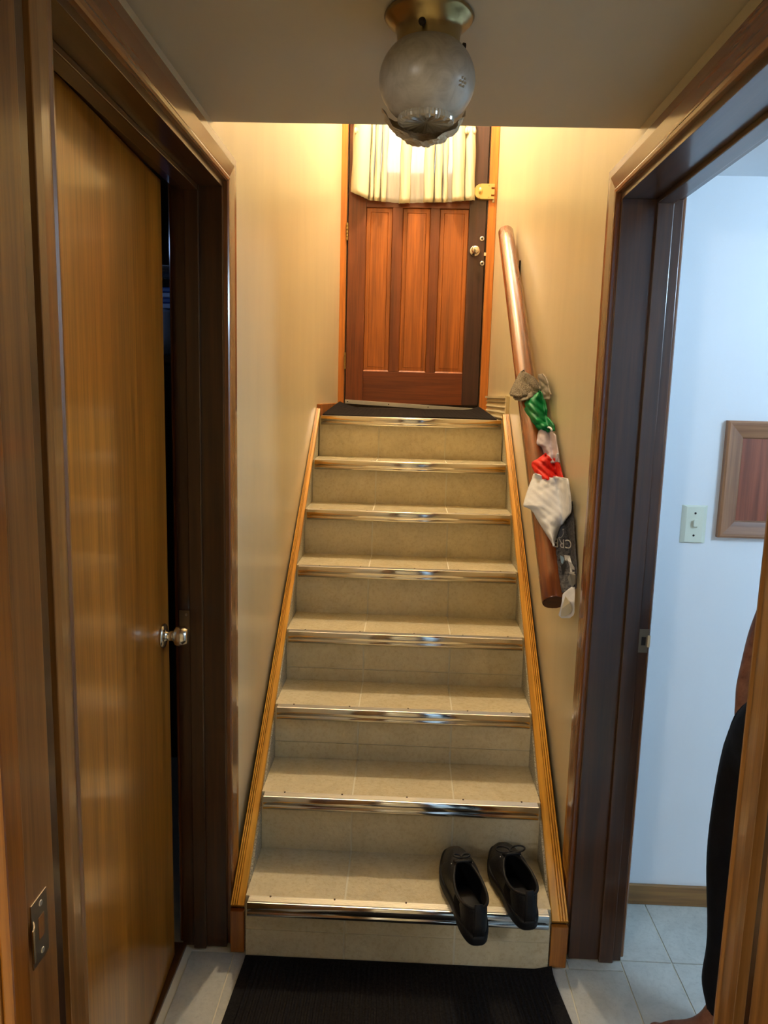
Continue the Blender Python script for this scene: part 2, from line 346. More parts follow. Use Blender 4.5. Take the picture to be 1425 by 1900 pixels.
# ------------------------------------------------------------------ door frames
def frame(name, side, yn, yf, label, head_under, wall_x, deep_x, stop):
    """doorway in a wall x = wall_x; jambs run to deep_x; yn/yf faces of near/far jamb"""
    s = side; root = empty(name, (wall_x, yf, 0)); tag(root, label, 'door frame', kind='structure')
    J, T = 0.02, 0.014
    link('jamb', BX((wall_x, yf, 0.001), (deep_x, yf+J, head_under), 0.001), M['jamb'], root)
    link('jamb', BX((wall_x, yn-J, 0.001), (deep_x, yn, head_under), 0.001), M['jamb'], root)
    link('head_jamb', BX((wall_x, yn-J, head_under), (deep_x, yf+J, head_under+J), 0.001), M['jambh'], root)
    x0, x1 = stop
    link('stop', BX((x0, yf-0.013, 0.002), (x1, yf, head_under), 0.002), M['jamb'], root)
    link('stop', BX((x0, yn, 0.002), (x1, yn+0.013, head_under), 0.002), M['jamb'], root)
    link('stop', BX((x0, yn+0.013, head_under-0.013), (x1, yf-0.013, head_under), 0.002), M['jambh'], root)
    # mitred casing, profile: rounded inner bead, groove, flat face, eased outer edge
    prof = [(0, 0), (0, 0.010), (0.003, 0.0135), (0.010, 0.0150), (0.015, 0.0125), (0.018, 0.0130), (0.050, 0.0170), (0.069, 0.0172), (0.070, 0.0162), (0.070, 0)]
    ci = 0.016
    near = M['near']
    for wx, sg in ((wall_x, -s), (deep_x, s)):
        X = lambda h: wx+sg*h
        def run(nm, sect, cnt, mat):
            bm = bmesh.new(); sweep(bm, sect, cnt); ob = link(nm, bm, mat, root); return ob
        zt = head_under+ci
        run('casing', lambda i: [Vector((X(h), yf+ci+u, (0.001, zt+u)[i])) for u, h in prof], 2, M['casing'])
        run('casing', lambda i: [Vector((X(h), yn-ci-u, (0.001, zt+u)[i])) for u, h in prof], 2, near if wx == wall_x else M['casing'])
        run('head_casing', lambda i: [Vector((X(h), (yn-ci-u, yf+ci+u)[i], zt+u)) for u, h in prof], 2, M['casingh'])
    return root
d1 = frame('door_1', -1, -0.862, 0.06, 'dark stained frame of the doorway left of the stairs', 2.134, -0.5, -0.63, (-0.558, -0.594))
d2 = frame('door_2', 1, -0.842, 0.08, 'dark stained frame of the open doorway to the white side room', 2.128, 0.508, 0.66, (0.593, 0.634))
# left door leaf, ajar into the closet
hinge = Vector((-0.612, -0.856, 0)); free = Vector((-0.655, 0.002, 0))
u = (free-hinge).normalized(); nrm = Vector((u.y, -u.x, 0))      # towards the hall (+x)
def leafp(a, d, z): return hinge+u*a+nrm*d+Vector((0, 0, z))
Lw = (free-hinge).length
def lbox(a0, a1, d0, d1_, z0, z1, bev=0):
    bm = BX((a0, d0, z0), (a1, d1_, z1), bev)
    for v in bm.verts: v.co = leafp(v.co.x, v.co.y, v.co.z)
    bmesh.ops.recalc_face_normals(bm, faces=bm.faces)
    return bm
leaf = link('leaf', lbox(0, Lw, -0.017, 0.018, 0.016, 2.131, 0.0015), M['leaf'], d1)
tag(leaf, 'flush golden brown veneer door, slightly open')
bm = bmesh.new(); kp = leafp(Lw-0.062, 0.018, 0.991)
def orient_lathe(bm, prof, c, d, n=40):
    b2 = bmesh.new(); lathe(b2, prof, (0, 0, 0), 'z', n)
    q = Vector((0, 0, 1)).rotation_difference(Vector(d)).to_matrix().to_4x4()
    for v in b2.verts: v.co = q@v.co+Vector(c)
    me = bpy.data.meshes.new('t'); b2.to_mesh(me); b2.free(); bm.from_mesh(me); bpy.data.meshes.remove(me)
orient_lathe(bm, [(0.031, 0), (0.033, 0.003), (0.030, 0.007), (0.022, 0.009), (0.013, 0.011), (0.0125, 0.028), (0.016, 0.031), (0.0245, 0.036), (0.027, 0.045), (0.026, 0.056), (0.021, 0.064), (0.019, 0.066), (0.0, 0.064)], kp, nrm)
k1 = link('knob', bm, M['nickel'], leaf, True); tag(k1, 'polished nickel round knob with rose')
link('strike_plate', BX((-0.626, 0.0585, 0.955), (-0.597, 0.060, 1.025), 0.0005), M['bronze'], d1)
bm = bmesh.new(); lathe(bm, [(0.0045, 0), (0.004, 0.0015), (0.001, 0.0015)], (-0.606, 0.0585, 1.014), 'y', 12, -1); link('screw', bm, M['nickel'], d1)
link('threshold', BX((-0.675, -0.862, -0.002), (-0.618, 0.06, 0.010), 0.003), M['jambh'], d1)
# right strike plate
sp = link('strike_plate', BX((0.637, 0.0785, 0.945), (0.663, 0.080, 1.012), 0.0005), M['bronze'], d2)
link('strike_lip', BX((0.660, 0.074, 0.962), (0.667, 0.0795, 0.995), 0.001), M['ventpaint'], sp)
link('latch_hole', BX((0.644, 0.0782, 0.966), (0.656, 0.0786, 0.990)), M['dark'], sp)

# near doorway in which the camera stands
d4 = empty('door_3', (-0.46, -1.1, 0)); tag(d4, 'near door frame with a strike plate at the left picture edge', 'door frame', kind='structure')
for sx in (-1, 1):
    j = link('jamb', BX((sx*0.46, -1.165, 0.001), (sx*0.48, -1.028, 2.15), 0.002), M['near'], d4)
    link('stop', BX((sx*0.446, -1.162, 0.001), (sx*0.46, -1.122, 2.15), 0.003), M['leaf'], d4)
    link('filler_strip', BX((sx*(0.482 if sx < 0 else 0.486), -1.027, 0.001), (sx*0.499, -0.966, 2.15), 0.002), M['jamb'], d4)
link('head_jamb', BX((-0.48, -1.165, 2.15), (0.48, -1.028, 2.17), 0.002), M['jambx'], d4)
# strike plate with curved lip
bm = bmesh.new(); box(bm, (-0.4600, -1.092, 0.900), (-0.4582, -1.052, 0.988), 0.0006)
spl = link('strike_plate', bm, M['bronze'], d4)
bm = bmesh.new(); sweep(bm, lambda i: [Vector((-0.4580+0.0075*math.sin(k/5*PI*0.5), -1.090-0.017*k/5, (0.922, 0.966)[i % 2])) for k in range(6)], 2, close=False, cap=False)
lp = link('lip', bm, M['nickel'], spl); so = lp.modifiers.new('s', 'SOLIDIFY'); so.thickness = 0.0015
link('latch_hole', BX((-0.4584, -1.076, 0.930), (-0.4578, -1.062, 0.960), 0), M['leaf'], spl)
for z in (0.911, 0.977):
    bm = bmesh.new(); lathe(bm, [(0.004, 0), (0.0035, 0.0012), (0.0008, 0.0012)], (-0.4583, -1.069, z), 'x', 12); link('screw', bm, M['alu'], spl)

# ------------------------------------------------------------------ staircase
st = empty('staircase', (0, 0, 0)); tag(st, 'straight staircase of beige tiled steps with polished metal nosings', 'staircase')
SX = 0.437
CUT = [-SX, -0.151, 0.167, SX]
ROWS = {0: 0.087, 2: 0.058, 3: 0.047}
def nosing_prof(y, z):
    pts = [(0.034, -0.001), (0.034, 0.0012)]
    for k in range(6):
        c = 0.030-k*0.0042
        pts += [(c+0.0013, 0.0012), (c+0.0006, 0.0026), (c-0.0006, 0.0026), (c-0.0013, 0.0012)]
    pts += [(0.003, 0.0030), (0.0005, 0.0024), (-0.0014, 0.0), (-0.0030, -0.004), (-0.0040, -0.009), (-0.0040, -0.014), (-0.0030, -0.019), (-0.0012, -0.0235), (-0.0010, -0.0250), (-0.0034, -0.0262), (-0.0042, -0.029), (-0.0040, -0.033), (-0.0026, -0.0370), (0.0005, -0.0395), (0.0035, -0.0400), (0.006, -0.038), (0.006, -0.004), (0.010, -0.001)]
    return [(y+a, z+b_) for a, b_ in pts]
for k in range(NS):
    y = RUN*k; z = RISE*(k+1); ry = y+0.030
    yend = RUN*(k+1)+0.030 if k < NS-1 else YD-0.025
    link('step', BX((-SX+0.001, ry+0.003, z-RISE+0.0), (SX-0.001, min(yend+0.15, YD-0.02), z-0.003)), M['grout'], st)
    # riser tiles
    zs = [z-RISE, z-0.012]
    if k in ROWS: zs = [z-RISE, z-RISE+ROWS[k], z-0.012]
    for i in range(3):
        a, b_ = CUT[i]+(0.0030 if i else 0), CUT[i+1]-(0.0030 if i < 2 else 0)
        for q in range(len(zs)-1):
            link('riser_tile', BX((a, ry, zs[q]+(0.0015 if q else 0)), (b_, ry+0.0032, zs[q+1]-0.0015)), M['tile'], st)
        ye = yend if k < NS-1 else YD-0.02
        link('tread_tile', BX((a, y+0.0345, z-0.0032), (b_, ye-0.0005, z)), M['tile'], st)
    bm = bmesh.new(); polyx(bm, nosing_prof(y, z), -HW, HW); ns = link('nosing_strip', bm, None, st, False, [M['chrome'], M['ribbed']])
    for p_ in ns.data.polygons:
        if p_.center.y > y+0.0004 and p_.center.z > z-0.0005 and abs(p_.normal.x) < 0.5: p_.material_index = 1
        p_.use_smooth = abs(p_.normal.x) < 0.5 and p_.center.y < y+0.0002
    if k < 7:
        for i, fx in enumerate((-0.36, -0.17, 0.02, 0.21, 0.38)):
            bm = bmesh.new(); lathe(bm, [(0.0035, 0), (0.003, 0.0016), (0.0006, 0.0018)], (fx+random.uniform(-0.015, 0.015), y+0.0315, z+0.0014), 'z', 10); link('screw', bm, M['screw'], ns)
# stringer sides, caps and end blocks
CY0, CZ0, CY1, CZ1 = 0.042, 0.152, 1.675, 1.555
for sx in (-1, 1):
    dz = -0.0 if sx < 0 else -0.004
    wallx = (lambda y: WL(y)+0.001) if sx < 0 else (lambda y: WR(y)-0.001)
    bm = bmesh.new()
    a = [(CY0+0.012, 0.001), (CY0+0.012, CZ0-0.01+dz), (CY1-0.02, CZ1-0.03+dz), (CY1-0.02, 0.001)]
    va = [bm.verts.new((sx*(SX+0.0005), yy, zz)) for yy, zz in a]; vb = [bm.verts.new((sx*0.446, yy, zz)) for yy, zz in a]
    bm.faces.new(va); bm.faces.new(list(reversed(vb)))
    for i in range(4): bm.faces.new((va[i], vb[i], vb[(i+1) % 4], va[(i+1) % 4]))
    bmesh.ops.recalc_face_normals(bm, faces=bm.faces)
    s_ = link('stringer', bm, M['speck'], st); tag(s_, 'stair side covered in speckled sheet')
    inner = [0.4445, 0.433]; outer = [0.4845 if sx < 0 else 0.492, 0.452 if sx < 0 else 0.463]
    tn = math.atan2(CZ1-CZ0, CY1-CY0); nz = Vector((0, -math.sin(tn), math.cos(tn)))
    def sect(i):
        yy, zz = ((CY0, CZ0), (CY1, CZ1))[i]; a_, b_ = inner[i], outer[i]
        pts = []
        P = [(0, -0.020), (0, -0.002), (0.03, 0), (0.44, 0), (0.48, 0.0)]
        for q in range(3):
            s0 = 0.50+q*0.165
            P += [(s0, -0.0045), (s0+0.03, 0.003), (s0+0.12, 0.003), (s0+0.145, -0.0045)]
        P += [(1.0, -0.002), (1.0, -0.020)]
        for f, h in P:
            pts.append(Vector((sx*(a_+(b_-a_)*f), yy, zz+dz))+nz*h)
        return pts
    bm = bmesh.new(); sweep(bm, sect, 2); c_ = link('stringer_cap', bm, M['cap'], st); tag(c_, 'grooved honey-coloured wooden cap')
    link('end_block', BX((sx*0.4445, CY0-0.002, 0.001), (sx*(0.4845 if sx < 0 else 0.492), CY0+0.014, CZ0-0.018+dz), 0.002), M['capz'], st)

# ------------------------------------------------------------------ upper entrance door
d3 = empty('door_4', (0, YD, 1.55)); tag(d3, 'wooden entrance door with three long panels and curtained window', 'door', kind='structure')
ZB, ZT_ = 1.580, 3.60
PX = [(-0.285, -0.136), (-0.079, 0.078), (0.130, 0.293)]
yf0, yf1 = YD, YD+0.04
for nm, a, b_, m in (('stile', (-0.385, ZB), (-0.285, ZT_), 'exts'), ('lock_stile', (0.293, ZB), (0.387, ZT_), 'extd'),
                     ('mullion', (-0.136, 1.762), (-0.079, 2.669), 'exts'), ('mullion', (0.078, 1.762), (0.130, 2.669), 'exts'),
                     ('bottom_rail', (-0.285, ZB), (0.293, 1.762), 'extr'), ('middle_rail', (-0.285, 2.669), (0.293, 2.842), 'extr'), ('top_rail', (-0.285, 3.45), (0.293, ZT_), 'extr')):
    link(nm, BX((a[0]+0.0003, yf0, a[1]), (b_[0]-0.0003, yf1, b_[1]), 0.002), M[m], d3)
for (a, b_) in PX:
    bm = bmesh.new()
    box(bm, (a-0.006, yf0+0.014, 1.756), (b_+0.006, yf0+0.026, 2.675))
    # raised field with sloping margin and incised line
    def ring(off, y): return [bm.verts.new(p) for p in ((a+off, y, 1.762+off), (b_-off, y, 1.762+off), (b_-off, y, 2.669-off), (a+off, y, 2.669-off))]
    rs = [ring(0.0, yf0+0.013), ring(0.004, yf0+0.010), ring(0.024, yf0+0.0085), ring(0.026, yf0+0.0115), ring(0.0275, yf0+0.0085)]
    for i in range(len(rs)-1):
        for j in range(4): bm.faces.new((rs[i][j], rs[i][(j+1) % 4], rs[i+1][(j+1) % 4], rs[i+1][j]))
    bm.faces.new(rs[-1]); bmesh.ops.recalc_face_normals(bm, faces=bm.faces)
    link('panel', bm, M['ext'], d3)
    bm = bmesh.new()   # bevelled lower bead catching light
    v = [(a, yf0+0.0005, 1.7625), (b_, yf0+0.0005, 1.7625), (b_-0.010, yf0+0.0125, 1.7725), (a+0.010, yf0+0.0125, 1.7725)]
    vs = [bm.verts.new(p) for p in v]; lo = [bm.verts.new((p[0], yf0+0.013, 1.762)) for p in v[:2]]
    bm.faces.new(vs); bm.faces.new((vs[0], vs[1], lo[1], lo[0])); bm.faces.new((vs[1], vs[2], lo[1])); bm.faces.new((vs[0], lo[0], vs[3])); bm.faces.new((vs[3], lo[0], lo[1], vs[2]))
    bmesh.ops.recalc_face_normals(bm, faces=bm.faces)
    link('bead', bm, M['ext'], d3)
wp = link('window_pane', BX((-0.285, yf0+0.016, 2.842), (0.293, yf0+0.022, 3.45)), M['glass'], d3)
link('glazing_bar', BX((-0.285, yf0+0.004, 2.842), (0.293, yf0+0.015, 2.856), 0.002), M['exts'], d3)
for a, b_ in (((-0.41, 1.53), (-0.372, 3.64)), ((0.374, 1.53), (0.41, 3.64)), ((-0.372, 3.57), (0.374, 3.64)), ((-0.372, 1.53), (0.374, 1.60))):
    link('stop', BX((a[0], yf1+0.001, a[1]), (b_[0], yf1+0.02, b_[1])), M['jamb'], d3)  # unseen strips added behind the leaf to block daylight leaking round it
for sx, m in ((-1, 'extc'), (1, 'extc')):
    x0, x1 = (-0.429, -0.394) if sx < 0 else (0.396, 0.4425)
    link('casing', BX((x0, YD-0.012, 1.522), (x1, YD+0.03, 3.66), 0.003), M[m], d3)
    link('jamb', BX((x0+ (0.024 if sx < 0 else -0.004), YD+0.0, 1.53), (x1-(-0.004 if sx < 0 else 0.036), YD+0.09, 3.62)), M['jamb'], d3)
link('head_casing', BX((-0.43, YD-0.012, 3.61), (0.4425, YD+0.03, 3.68), 0.003), M['extr'], d3)
link('sill', BX((-0.394, YD-0.02, 1.522), (0.396, YD+0.09, 1.552), 0.003), M['jambx'], d3)
bm = BX((-0.386, YD-0.006, 1.557), (0.382, YD-0.001, 1.580), 0.0008)
for v in bm.verts: v.co.z += -0.010*(v.co.x/0.38)*1.6
sw = link('door_sweep', bm, M['alu'], d3); tag(sw, 'aluminium draught strip screwed along the door bottom')
for fx in (-0.37, -0.13, 0.10, 0.365):
    bm = bmesh.new(); lathe(bm, [(0.0035, 0), (0.003, 0.0015), (0.0005, 0.0015)], (fx, YD-0.0062, 1.569-0.016*fx/0.38), 'y', 10, -1); link('screw', bm, M['iron'], sw)
for z0, z1 in ((2.484, 2.580), (1.770, 1.865)):
    h = None
    bm = bmesh.new()
    for q in range(5):
        a = z0+(z1-z0)*q/5; lathe(bm, [(0.004, 0.0005), (0.0062, 0.002), (0.0062, (z1-z0)/5-0.002), (0.004, (z1-z0)/5-0.0005)], (-0.3895, YD-0.016, a), 'z', 14)
    box(bm, (-0.3945, YD-0.0135, z0), (-0.3845, YD-0.003, z1))
    h = link('hinge', bm, M['brass'], d3)
def knob(name, c, R, parent, mat):
    bm = bmesh.new(); lathe(bm, [(R*1.0, 0), (R*1.05, 0.003), (R*0.92, 0.009), (R*0.45, 0.012), (R*0.42, 0.03), (R*0.66, 0.034), (R*0.76, 0.044), (R*0.70, 0.056), (R*0.45, 0.062), (0.0005, 0.062)], c, 'y', 36, -1)
    return link(name, bm, mat, parent, True)
kn = knob('knob', at(881, 466, 1, YD), 0.029, d3, M['nickel']); tag(kn, 'satin nickel round knob with key slot')
kc = at(881, 464, 1, YD-0.062); link('keyhole', BX((kc.x-0.0015, YD-0.0632, kc.z-0.006), (kc.x+0.0015, YD-0.0615, kc.z+0.006)), M['dark'], kn)
for py in (443, 489):
    p = at(894.5, py, 1, YD)
    bm = bmesh.new(); lathe(bm, [(0.0125, 0), (0.0130, 0.002), (0.0105, 0.004), (0.006, 0.0045), (0.005, 0.002), (0.0005, 0.002)], p, 'y', 24, -1)
    bt = link('bolt', bm, M['alu'], d3, True)
    bm = bmesh.new(); lathe(bm, [(0.0055, 0), (0.0045, 0.004), (0.0005, 0.005)], p+Vector((0, -0.0025, -0.001)), 'y', 14, -1); link('bolt_core', bm, M['iron'], bt)
link('latch', BX((0.384, YD-0.004, 2.418), (0.397, YD+0.01, 2.436), 0.001), M['nickel'], d3)
# rim lock
lz, lx0, lx1 = 2.757, 0.312, 0.425
bm = bmesh.new(); pts = []
for q in range(9):
    a = PI/2+PI*q/8; pts.append((lx0+0.042+0.042*math.cos(a), lz+0.040*math.sin(a)))
pts += [(lx1, lz-0.040), (lx1, lz-0.026), (lx1-0.018, lz-0.026), (lx1-0.018, lz-0.016), (lx1, lz-0.016), (lx1, lz+0.012), (lx1-0.018, lz+0.012), (lx1-0.018, lz+0.022), (lx1, lz+0.022), (lx1, lz+0.040)]
va = [bm.verts.new((x, YD-0.030, z)) for x, z in pts]; vb = [bm.verts.new((x, YD-0.001, z)) for x, z in pts]
bm.faces.new(va); bm.faces.new(list(reversed(vb)))
for i in range(len(pts)): j = (i+1) % len(pts); bm.faces.new((va[i], vb[i], vb[j], va[j]))
bmesh.ops.recalc_face_normals(bm, faces=bm.faces)
lk = link('rim_lock', bm, M['gold'], d3); tag(lk, 'yellow brass rim lock with rounded left end')
bm = bmesh.new(); lathe(bm, [(0.019, 0), (0.017, 0.003), (0.0005, 0.0035)], (lx0+0.036, YD-0.030, lz+0.002), 'y', 24, -1)
for v in bm.verts: v.co.x = lx0+0.036+(v.co.x-lx0-0.036)*0.62
bo = link('lock_cylinder', bm, M['gold'], lk, True)
link('thumb_turn', BX((lx0+0.030, YD-0.038, lz-0.007), (lx0+0.040, YD-0.0325, lz+0.002), 0.001), M['brass'], lk)
for dx, dzz in ((0.033, 0.033), (0.082, 0.031), (0.082, -0.031), (0.03, -0.035)):
    bm = bmesh.new(); lathe(bm, [(0.0035, 0), (0.003, 0.001), (0.0005, 0.001)], (lx0+dx, YD-0.030, lz+dzz), 'y', 10, -1); link('screw', bm, M['brass'], lk)
link('lock_keeper', BX((lx1-0.008, YD-0.020, lz-0.055), (lx1+0.002, YD-0.012, lz-0.036), 0.001), M['ventpaint'], lk)

# curtain
cu = empty('curtain', (0, YD-0.03, 3.3)); tag(cu, 'short pleated cream curtain over the window of the entrance door', 'curtain')
bm = bmesh.new(); tube(bm, [(-0.385, YD-0.022, 3.36), (0.36, YD-0.022, 3.36)], 0.006, 12); link('curtain_rod', bm, M['gold'], cu, True)
def cpx(u): return 580+u/3.3325
def sheet(cols, zfun, yfun, nm, mat, nz=26):
    bm = bmesh.new(); g = []
    for i in range(nz+1):
        row = []
        for c in cols:
            zb = zfun(c); z = zb+(3.37-zb)*i/nz
            x = at(c, 320, 1, YD-0.03).x
            x = x*(1-0.05*(i/nz))
            row.append(bm.verts.new((x+0.002*math.sin(z*25+c), yfun(c, i/nz), z)))
        g.append(row)
    for i in range(nz):
        for j in range(len(cols)-1): bm.faces.new((g[i][j], g[i][j+1], g[i+1][j+1], g[i+1][j]))
    o = link(nm, bm, mat, cu, True); s = o.modifiers.new('s', 'SOLIDIFY'); s.thickness = 0.0012; return o
def zedge(px):
    ys = [(648, 352), (655, 357), (685, 370), (745, 377), (800, 375), (840, 374), (880, 371), (893, 370)]
    for (a, ya), (b_, yb) in zip(ys, ys[1:]):
        if a <= px <= b_: y = ya+(yb-ya)*(px-a)/(b_-a); break
    else: y = ys[0][1] if px < ys[0][0] else ys[-1][1]
    return at(px, y, 1, YD-0.04).z
N = 120
sheet([652+(878-652)*i/N for i in range(N+1)], lambda c: zedge(c)+0.004, lambda c, t: YD-0.018-0.004*math.sin(c*0.35), 'sheer_panel', M['sheer'])
for (a, b_) in ((238, 352), (352, 378), (380, 418), (422, 458), (540, 608), (690, 755), (758, 806), (810, 840), (866, 948), (946, 1010)):
    a, b_ = cpx(a), cpx(b_)
    n_ = 14
    cols = [a+(b_-a)*i/n_ for i in range(n_+1)]
    dep = min(0.045, 0.0019*(b_-a))+0.006
    sheet(cols, lambda c: zedge(c)-0.006*math.sin(PI*(c-a)/(b_-a)), lambda c, t: YD-0.024-dep*(max(0.0, math.sin(PI*(c-a)/(b_-a)))**0.7)*(1-0.35*t), 'pleat', M['pleat'])
# gathered tie rings at both upper ends
for px in (667, 873):
    for k in range(4):
        p = at(px+(k-1.5)*5, 243, 1, YD-0.05)
        bm = bmesh.new(); lathe(bm, [(0.004, -0.016), (0.008, -0.010), (0.009, 0.0), (0.007, 0.012), (0.003, 0.018)], p, 'z', 12); link('gather', bm, M['pleat'], cu, True)

# ------------------------------------------------------------------ landing items
o = link('baseboard_left', BX((WL(1.7)+0.0005, 1.68, LAND+0.001), (WL(1.7)+0.026, YD-0.013, LAND+0.056), 0.003), M['capz']); tag(o, 'brown wooden baseboard left of the upper door mat', 'baseboard', kind='structure')
vt = empty('wall_vent', (0.45, 2.0, LAND)); tag(vt, 'yellowed louvred vent low on the right wall beside the upper door', 'vent')
def vwall(y, off): return WR(y)-off
def vb(nm, y0, y1, z0, z1, o0, o1, par, bev=0.001, skew=0):
    bm = BX((0, y0, z0), (1, y1, z1), 0)
    for v in bm.verts: v.co.x = vwall(v.co.y, o0 if v.co.x > 0.5 else o1)+(skew if v.co.z > (z0+z1)/2 and v.co.x < 0.5 else 0)
    return link(nm, bm, M['ventpaint'], par)
fr = vb('frame', 1.70, 2.47, LAND+0.002, LAND+0.112, 0.001, 0.006, vt)
for i in range(4): vb('slat', 1.73, 2.46, LAND+0.010+i*0.026, LAND+0.030+i*0.026, 0.004, 0.014, vt, skew=0.009)
vb('edge_strip', 1.695, 1.725, LAND+0.002, LAND+0.114, 0.001, 0.016, vt); vb('edge_strip', 1.725, 2.47, LAND+0.106, LAND+0.118, 0.001, 0.018, vt)

def mat_mesh(x0f, x1f, y0, y1, zf, ny, nx, th, rib):
    bm = bmesh.new(); g = []
    for i in range(ny+1):
        y = y0+(y1-y0)*i/ny; a, b_ = x0f(y), x1f(y); row = []
        for j in range(nx+1):
            x = a+(b_-a)*j/nx
            edge = min(j, nx-j)/nx*(b_-a)
            z = zf(x, y)+(rib if (j % 4 in (1, 2) and edge > 0.03 and 0 < i < ny) else 0)
            row.append(bm.verts.new((x, y, z)))
        g.append(row)
    for i in range(ny):
        for j in range(nx): bm.faces.new((g[i][j], g[i][j+1], g[i+1][j+1], g[i+1][j]))
    return bm
def upper_z(x, y):
    t = (y-1.70)/(2.44-1.70)
    z = LAND+0.007+0.026*t
    e = max(0, (-x-0.28)/0.14); z += 0.036*e*e*t
    e = max(0, (x-0.28)/0.12); z += 0.030*e*e*t
    return z+0.002*math.sin(x*9)
um = mat_mesh(lambda y: -0.425+0.02*(y-1.7), lambda y: 0.41-0.03*(y-1.7), 1.70, 2.44, upper_z, 20, 160, 0.006, 0.0012)
um = link('door_mat', um, M['matworn']); s = um.modifiers.new('s', 'SOLIDIFY'); s.thickness = 0.006
tag(um, 'small worn black mat with curled corners at the upper door', 'mat')
lm = mat_mesh(lambda y: -0.437+0.05*min(0, y), lambda y: 0.448-0.14*min(0, y)*0.9, -0.80, 0.026, lambda x, y: 0.006, 30, 240, 0.006, 0.0028)
for v in lm.verts:
    if v.co.x > 0.40 and v.co.y > -0.03: v.co.z += 0.012*((v.co.x-0.40)/0.05)*((v.co.y+0.03)/0.055)
lm = link('floor_mat', lm, M['rubber']); s = lm.modifiers.new('s', 'SOLIDIFY'); s.thickness = 0.005
tag(lm, 'large black ribbed mat on the tiled floor at the foot of the stairs', 'mat')

# ------------------------------------------------------------------ handrail
RA = at(1028, 1118, 0, 0.435); RB = at(938.5, 430, 0, 0.413)
hr = empty('handrail', RA); tag(hr, 'thick round brown wooden handrail on the right stair wall', 'handrail')
ax = (RB-RA).normalized(); s1 = ax.cross(Vector((0, 0, 1))).normalized(); t1 = s1.cross(ax)
def rail_ring(c, R, n=32, flat=0):
    out = []
    for k in range(n):
        a = 2*PI*k/n; ca, sa = math.cos(a), math.sin(a)
        r_ = R
        out.append(c+s1*(r_*ca)+t1*(max(r_*sa, -R*0.93)))
    return out
bm = bmesh.new()
cs = [RA, RA+ax*0.003]+[RA+(RB-RA)*(i/20) for i in range(1, 20)]+[RB-ax*0.004, RB]
rr = [0.0335, 0.0355]+[0.0355]*19+[0.0345, 0.031]
sweep(bm, lambda i: rail_ring(cs[i], rr[i]), len(cs), cap=False)
ro = link('rail', bm, M['rail'], hr, True)
bm = bmesh.new(); ring0 = [bm.verts.new(p) for p in rail_ring(RA-ax*0.0005, 0.0336, 8)]; ring1 = [bm.verts.new(p) for p in rail_ring(RA+ax*0.004, 0.0336, 8)]
bm.faces.new(ring0); [bm.faces.new((ring0[i], ring0[(i+1) % 8], ring1[(i+1) % 8], ring1[i])) for i in range(8)]; bm.faces.new(ring1)
bmesh.ops.recalc_face_normals(bm, faces=bm.faces)
o = link('end_face', bm, M['railend'], hr); tag(o, 'dark cut end of the rail')
bm = bmesh.new(); q0 = rail_ring(RB+ax*0.0005, 0.0312, 24); bm.faces.new([bm.verts.new(p) for p in q0]); link('top_end', bm, M['rail'], hr)
for t in (0.90, 0.16):
    c = RA+(RB-RA)*t; wx = WR(c.y)
    bm = bmesh.new(); tube(bm, [c+Vector((0.0, 0, -0.033)), c+Vector((0.012, 0.0, -0.052)), Vector((wx-0.018, c.y, c.z-0.058)), Vector((wx-0.003, c.y, c.z-0.050))], [0.007, 0.0075, 0.008, 0.010], 10)
    box(bm, (wx-0.006, c.y-0.012, c.z-0.085), (wx-0.0005, c.y+0.012, c.z-0.018), 0.001)
    box(bm, (c.x-0.012, c.y-0.03, c.z-0.040), (c.x+0.012, c.y+0.03, c.z-0.034))
    link('bracket', bm, M['iron'], hr)

# ------------------------------------------------------------------ clothes tucked over the handrail
def yrail(py):
    lo, hi = 0.0, 1.0
    for _ in range(30):
        m_ = (lo+hi)/2
        if proj(RA+(RB-RA)*m_)[1] > py: lo = m_
        else: hi = m_
    return RA.y+(RB.y-RA.y)*lo
def rowat(rows, y):
    for (y0, a0, b0), (y1, a1, b1) in zip(rows, rows[1:]):
        if y0 <= y <= y1:
            t = (y-y0)/(y1-y0); return a0+(a1-a0)*t, b0+(b1-b0)*t
    return rows[-1][1:] if y > rows[-1][0] else rows[0][1:]
def garment_point(px, py, c, off=0.0, bul=0.05, fr=0.05, gap=0.016):
    Y = yrail(py)-fr+bul*(2*c-1)**2+off
    p = at(px, py, 1, Y)
    lim = WR(p.y)-gap
    if p.x > lim: p = at(px, py, 0, min(lim+off*0.3, WR(p.y)-0.005))
    return p
def garment(rows, nm, mat, parent=None, amp=0.006, fs=(30, 18), bul=0.05, fr=0.05, th=0.004, seed=0, nx=26, ny=30, gap=0.016):
    bm = bmesh.new(); g = []; y0, y1 = rows[0][0], rows[-1][0]
    for i in range(ny+1):
        py = y0+(y1-y0)*i/ny; a, b_ = rowat(rows, py); r_ = []
        for j in range(nx+1):
            c = j/nx; px = a+(b_-a)*c
            # crease field: sharp ridges
            q = (px+seed*17)/fs[0]+(py)/fs[1]*0.6
            h = abs(math.sin(q*2.3+1.5*math.sin(py*0.09+seed)))-0.5
            h += 0.7*(abs(math.sin(px*0.17-py*0.21+seed*2.1))-0.5)
            edge = min(1, 4*min(c, 1-c)+0.25)
            r_.append(bm.verts.new(garment_point(px, py, c, -amp*h*edge, bul, fr, gap)))
        g.append(r_)
    for i in range(ny):
        for j in range(nx):
            bm.faces.new((g[i][j], g[i][j+1], g[i+1][j+1], g[i+1][j]))
    bmesh.ops.remove_doubles(bm, verts=bm.verts, dist=1e-5)
    o = link(nm, bm, mat, parent, True)
    s = o.modifiers.new('s', 'SOLIDIFY'); s.thickness = th; s.offset = 1
    return o
GR = 'clothes tucked over the handrail'
